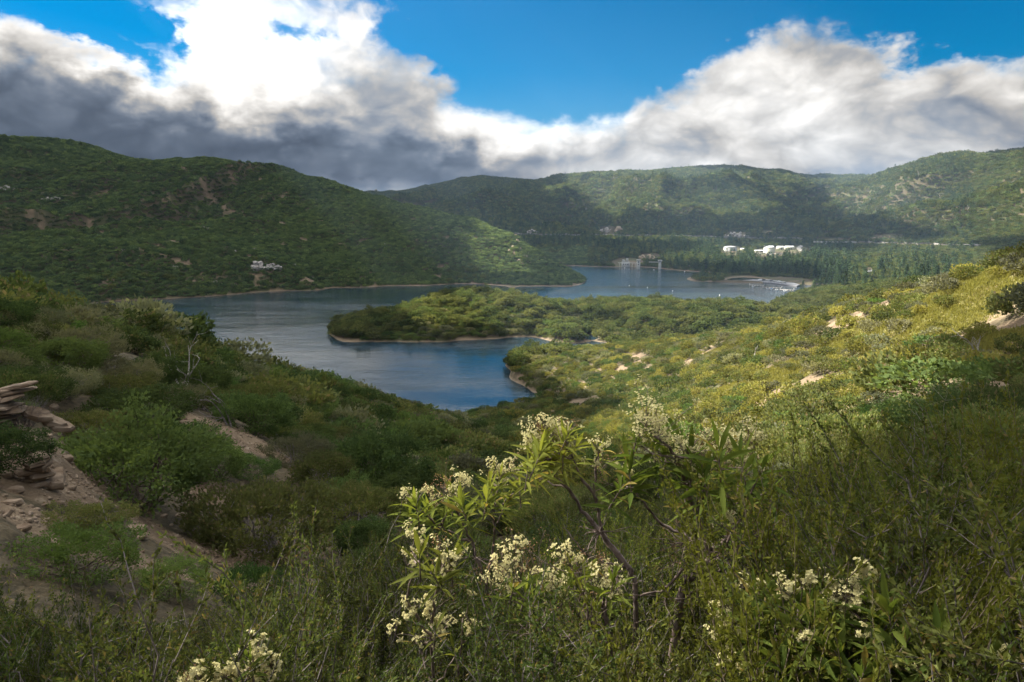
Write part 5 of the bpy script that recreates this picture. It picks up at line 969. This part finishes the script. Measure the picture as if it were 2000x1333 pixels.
# boat ramp, docks, boats, cars, buoys
def flat(name,uv,z,mt,th=.5):
    n=len(uv); p=np.array([W(u,v,z) for u,v in uv]); q=p.copy(); q[:,2]-=th; o=mesh(name,np.r_[p,q],[tuple(range(n))]+[tuple(range(2*n-1,n-1,-1))]+[(i,i+n,(i+1)%n+n,(i+1)%n) for i in range(n)],M[mt]); return o
flat('boat_ramp',[(1448,548),(1470,546),(1505,546.5),(1545,551),(1562,556),(1556,559),(1540,557),(1505,552.5),(1470,550),(1452,549.3)],.9,'asphalt',1.8)['kind']='structure'
for i,(u,v,w_,lab) in enumerate([(1478,557,26,'left floating dock off the boat ramp'),(1508,560.5,34,'middle floating dock with berths off the boat ramp'),(1537,564,24,'right floating dock nearest the forested point')]):
    o,k=site('dock',u,v,W(u,v)[1]*1.05,lab,'dock',z=0,dr=-.1); L=w_*k; bx('deck',[(0,0,.1,L,2.2,.45)],'dock_wood',o)
    for a in np.linspace(-.45,.45,6): bx('finger',[(a*L,-3.2,.15,.8,4.2,.35)],'dock_wood',o)
    for a in (-.48,.48): bx('post',[(a*L,1.2,-3,.4,.4,5)],'white_paint',o)
for i,(u,v,lab) in enumerate([(1500,563.5,'left white motorboat moored at the middle dock'),(1507,564.2,'white motorboat with blue cover at the middle dock'),(1517,565,'right white motorboat moored at the middle dock'),(1533,567,'white motorboat at the right dock'),(1471,560,'white motorboat at the left dock')]):
    o,k=site('motorboat',u,v,W(u,v)[1]*1.05,lab,'boat',z=0,dr=1.4); n=6; xs_=np.array([-2.6,-1,1,2.2,3.0]); ws=np.array([1.0,1.15,1.05,.6,.05]); V_=[];F_=[]
    for j in range(5): V_+=[(xs_[j],-ws[j],.9+.05*j),(xs_[j],0,-.3),(xs_[j],ws[j],.9+.05*j),(xs_[j],0,.75)]
    for j in range(4):
        for a in range(4): F_.append((j*4+a,j*4+(a+1)%4,(j+1)*4+(a+1)%4,(j+1)*4+a))
    F_+=[(3,2,1,0),(16,17,18,19)]; mesh('hull',V_,F_,M['hull'],o); bx('cover' if i==1 else 'windscreen',[(-.2,0,.8,2.4 if i==1 else 1.0,1.5,.7,.7)],'blue_cover' if i==1 else 'glass_dark',o)
for i,(u,v) in enumerate([(1485,546.8),(1492,547.4),(1499,547.6),(1507,548),(1514,548.8),(1522,549.6),(1531,550.8)]):
    o,k=site('parked_car',u,v,W(u,v,.9)[1]*1.05,['silver','dark','white','dark','white','silver','white'][i]+' car, '+['first','second','third','fourth','fifth','sixth','seventh'][i]+' from the left in the boat ramp car park','car','cars parked at the boat ramp',z=.9,dr=.3)
    c_=['hull','car_dark','white_paint','car_dark','white_paint','hull','white_paint'][i]; bx('body',[(0,0,.35,4.4,1.8,.6,.97),(0,0,.951,2.6,1.6,.55,.8)],c_,o)
    for a in (-1.4,1.4): v_,f_=cyl(.34,.34,-.92,.92,12); v_=v_[:,[0,2,1]]+np.array([a,0,.34]); mesh('wheel',v_,f_,M['car_dark'],o)
for i,(zx,zy) in enumerate([(430,528),(548,540),(712,562),(1018,590),(1163,625),(590,425),(790,437),(400,413)]):
    u=1100+zx/3.333; v=400+zy/3.333; x,y,z=W(u,v); o=empty('buoy',(x,y,0)); rd=.34*math.hypot(x,y)/600+.15; tag(o,['white buoy nearest the nose of the left mountain','white buoy second from the left mountain','white buoy in the middle of the far water','white buoy off the wooded headland','white buoy nearest the forested point at right','white buoy just right of the intake towers','white buoy off the yellow bank','white buoy in front of the gate house'][i],'buoy','buoys on the far water')
    a=np.arange(12)*math.pi/6; pr=[(.05,-.5),(.8,-.35),(1,0),(.85,.45),(.45,.8),(.2,1.2),(.02,1.35)]; V_=np.concatenate([np.stack([np.cos(a)*q*rd,np.sin(a)*q*rd,np.full(12,h_*rd)],-1) for q,h_ in pr]); I=np.arange(84).reshape(7,12); J=np.roll(I,-1,1); mesh('float',V_,np.stack([I[:-1],J[:-1],J[1:],I[1:]],-1).reshape(-1,4),M['buoy_white'],o,True)
# ------------------------------------------------------------------ a label of its own for every repeated plant: by its nearest landmark
LM=[(90,395,'the highest left mountain outcrops'),(560,325,'the left mountain summit'),(1640,420,'the sunlit mountain valley'),(1850,390,'the right mountain slope'),(1262,820,'the tallest white flowers'),(1060,845,'the flowers on the slanting stem'),(830,985,'the leftmost white flower tufts'),(1070,1120,'the low flower heads'),(1660,1160,'the lower right white flowers'),(850,1200,'the sparse slender flowers'),(480,1290,'the flowers at the bottom edge'),
 (30,780,'the jutting rock ledge'),(75,920,'the small rock stack'),(262,1045,'the two flat stones'),(362,730,'the silvery dead tree'),(450,790,'the dark dead branches'),(595,880,'the gully soil streak'),(215,662,'the pale ridge boulders'),(940,875,'the soil at the gully mouth'),(285,920,'the largest dark green shrub'),(515,1010,'the big fuzzy shrub'),
 (1905,680,'the grey snag'),(1470,690,'the weathered stump'),(1490,840,'the steep soil patch'),(1830,740,'the wide green clump'),(1665,628,'the pale bare patch'),(1310,680,'the bare spot atop the spur'),(1030,750,'the cove shore'),(960,830,'the foot of the gully'),(1950,660,'the bare slope at the edge'),(1600,780,'the grassy clearing'),(1330,905,'the low bare twigs'),(1800,990,'the pale bare branches'),
 (645,660,'the headland tip'),(905,655,'the headland shore'),(1100,600,'the headland crest'),(1400,600,'the headland root'),(780,610,'the sloping headland end'),
 (1246,515,'the taller intake tower'),(1222,515,'the gate house'),(1426,487,'the big white tank'),(1502,490,'the cream tank'),(1500,550,'the boat ramp'),(1625,474,'the road bridge'),(1522,588,'the forested point tip'),(1650,560,'the forested point crest'),(1700,530,'the grey road patch'),
 (518,530,'the twin white outcrops'),(1140,552,'the left mountain nose'),(210,589,'the left end of the far shore'),(400,578,'the knob shore'),(700,561,'the inlet below the left mountain'),(900,559,'the straight far shoreline'),(1732,466,'the long earth cut'),(1350,530,'the tan lake bank')]
la=np.array([(a,b) for a,b,_ in LM],float); buckets={}
for nm_,ph in AUTO.items():
    o=bpy.data.objects[nm_]; lx,ly,lz=o.location; u,v=pix(lx,ly,lz+.5*o.scale[2]); r_=math.hypot(lx,ly)
    w_=np.hypot((la[:,0]-u),(la[:,1]-v)*1.3); k=int(np.argmin(w_)); du,dv=u-la[k,0],v-la[k,1]
    d_=('right of' if du>0 else 'left of') if abs(du)>abs(dv)*1.3 else ('below' if dv>0 else 'above')
    buckets.setdefault((ph,d_,LM[k][2]),[]).append((w_[k],nm_))
ones=' first second third fourth fifth sixth seventh eighth ninth tenth eleventh twelfth thirteenth fourteenth fifteenth sixteenth seventeenth eighteenth nineteenth'.split(' ')
def ordw(i):
    if i==0: return 'nearest'
    i+=1
    if i<20: return ones[i]+' nearest'
    t=['twent','thirt','fort','fift','sixt','sevent','eight'][i//10-2]; return (t+'ieth' if i%10==0 else t+'y-'+ones[i%10])+' nearest'
for (ph,d_,lm),L_ in buckets.items():
    for i,(_,nm_) in enumerate(sorted(L_)):
        o=bpy.data.objects[nm_]
        o['label']=f'{ph} {d_} {lm}' if len(L_)==1 else f'{ordw(i)} {ph} {d_} {lm}'
# ------------------------------------------------------------------ haze
HB=float(ZZ.max())+30; m,t,out=mat('haze'); pv=t.nodes.new('ShaderNodeVolumePrincipled'); pv.inputs['Color'].default_value=(0.45,0.66,1.0,1); pv.inputs['Density'].default_value=0.00007; pv.inputs['Anisotropy'].default_value=0.0
t.links.new(pv.outputs[0],out.inputs['Volume']); b=7300; z0=float(ZZ.min())-1.0
hv=[(sx*b,sy*b,z) for z in (z0,HB) for sx,sy in ((-1,-1),(1,-1),(1,1),(-1,1))]
tag(mesh('haze',hv,[(3,2,1,0),(4,5,6,7),(0,1,5,4),(1,2,6,5),(2,3,7,6),(3,0,4,7)],m),kind='stuff')
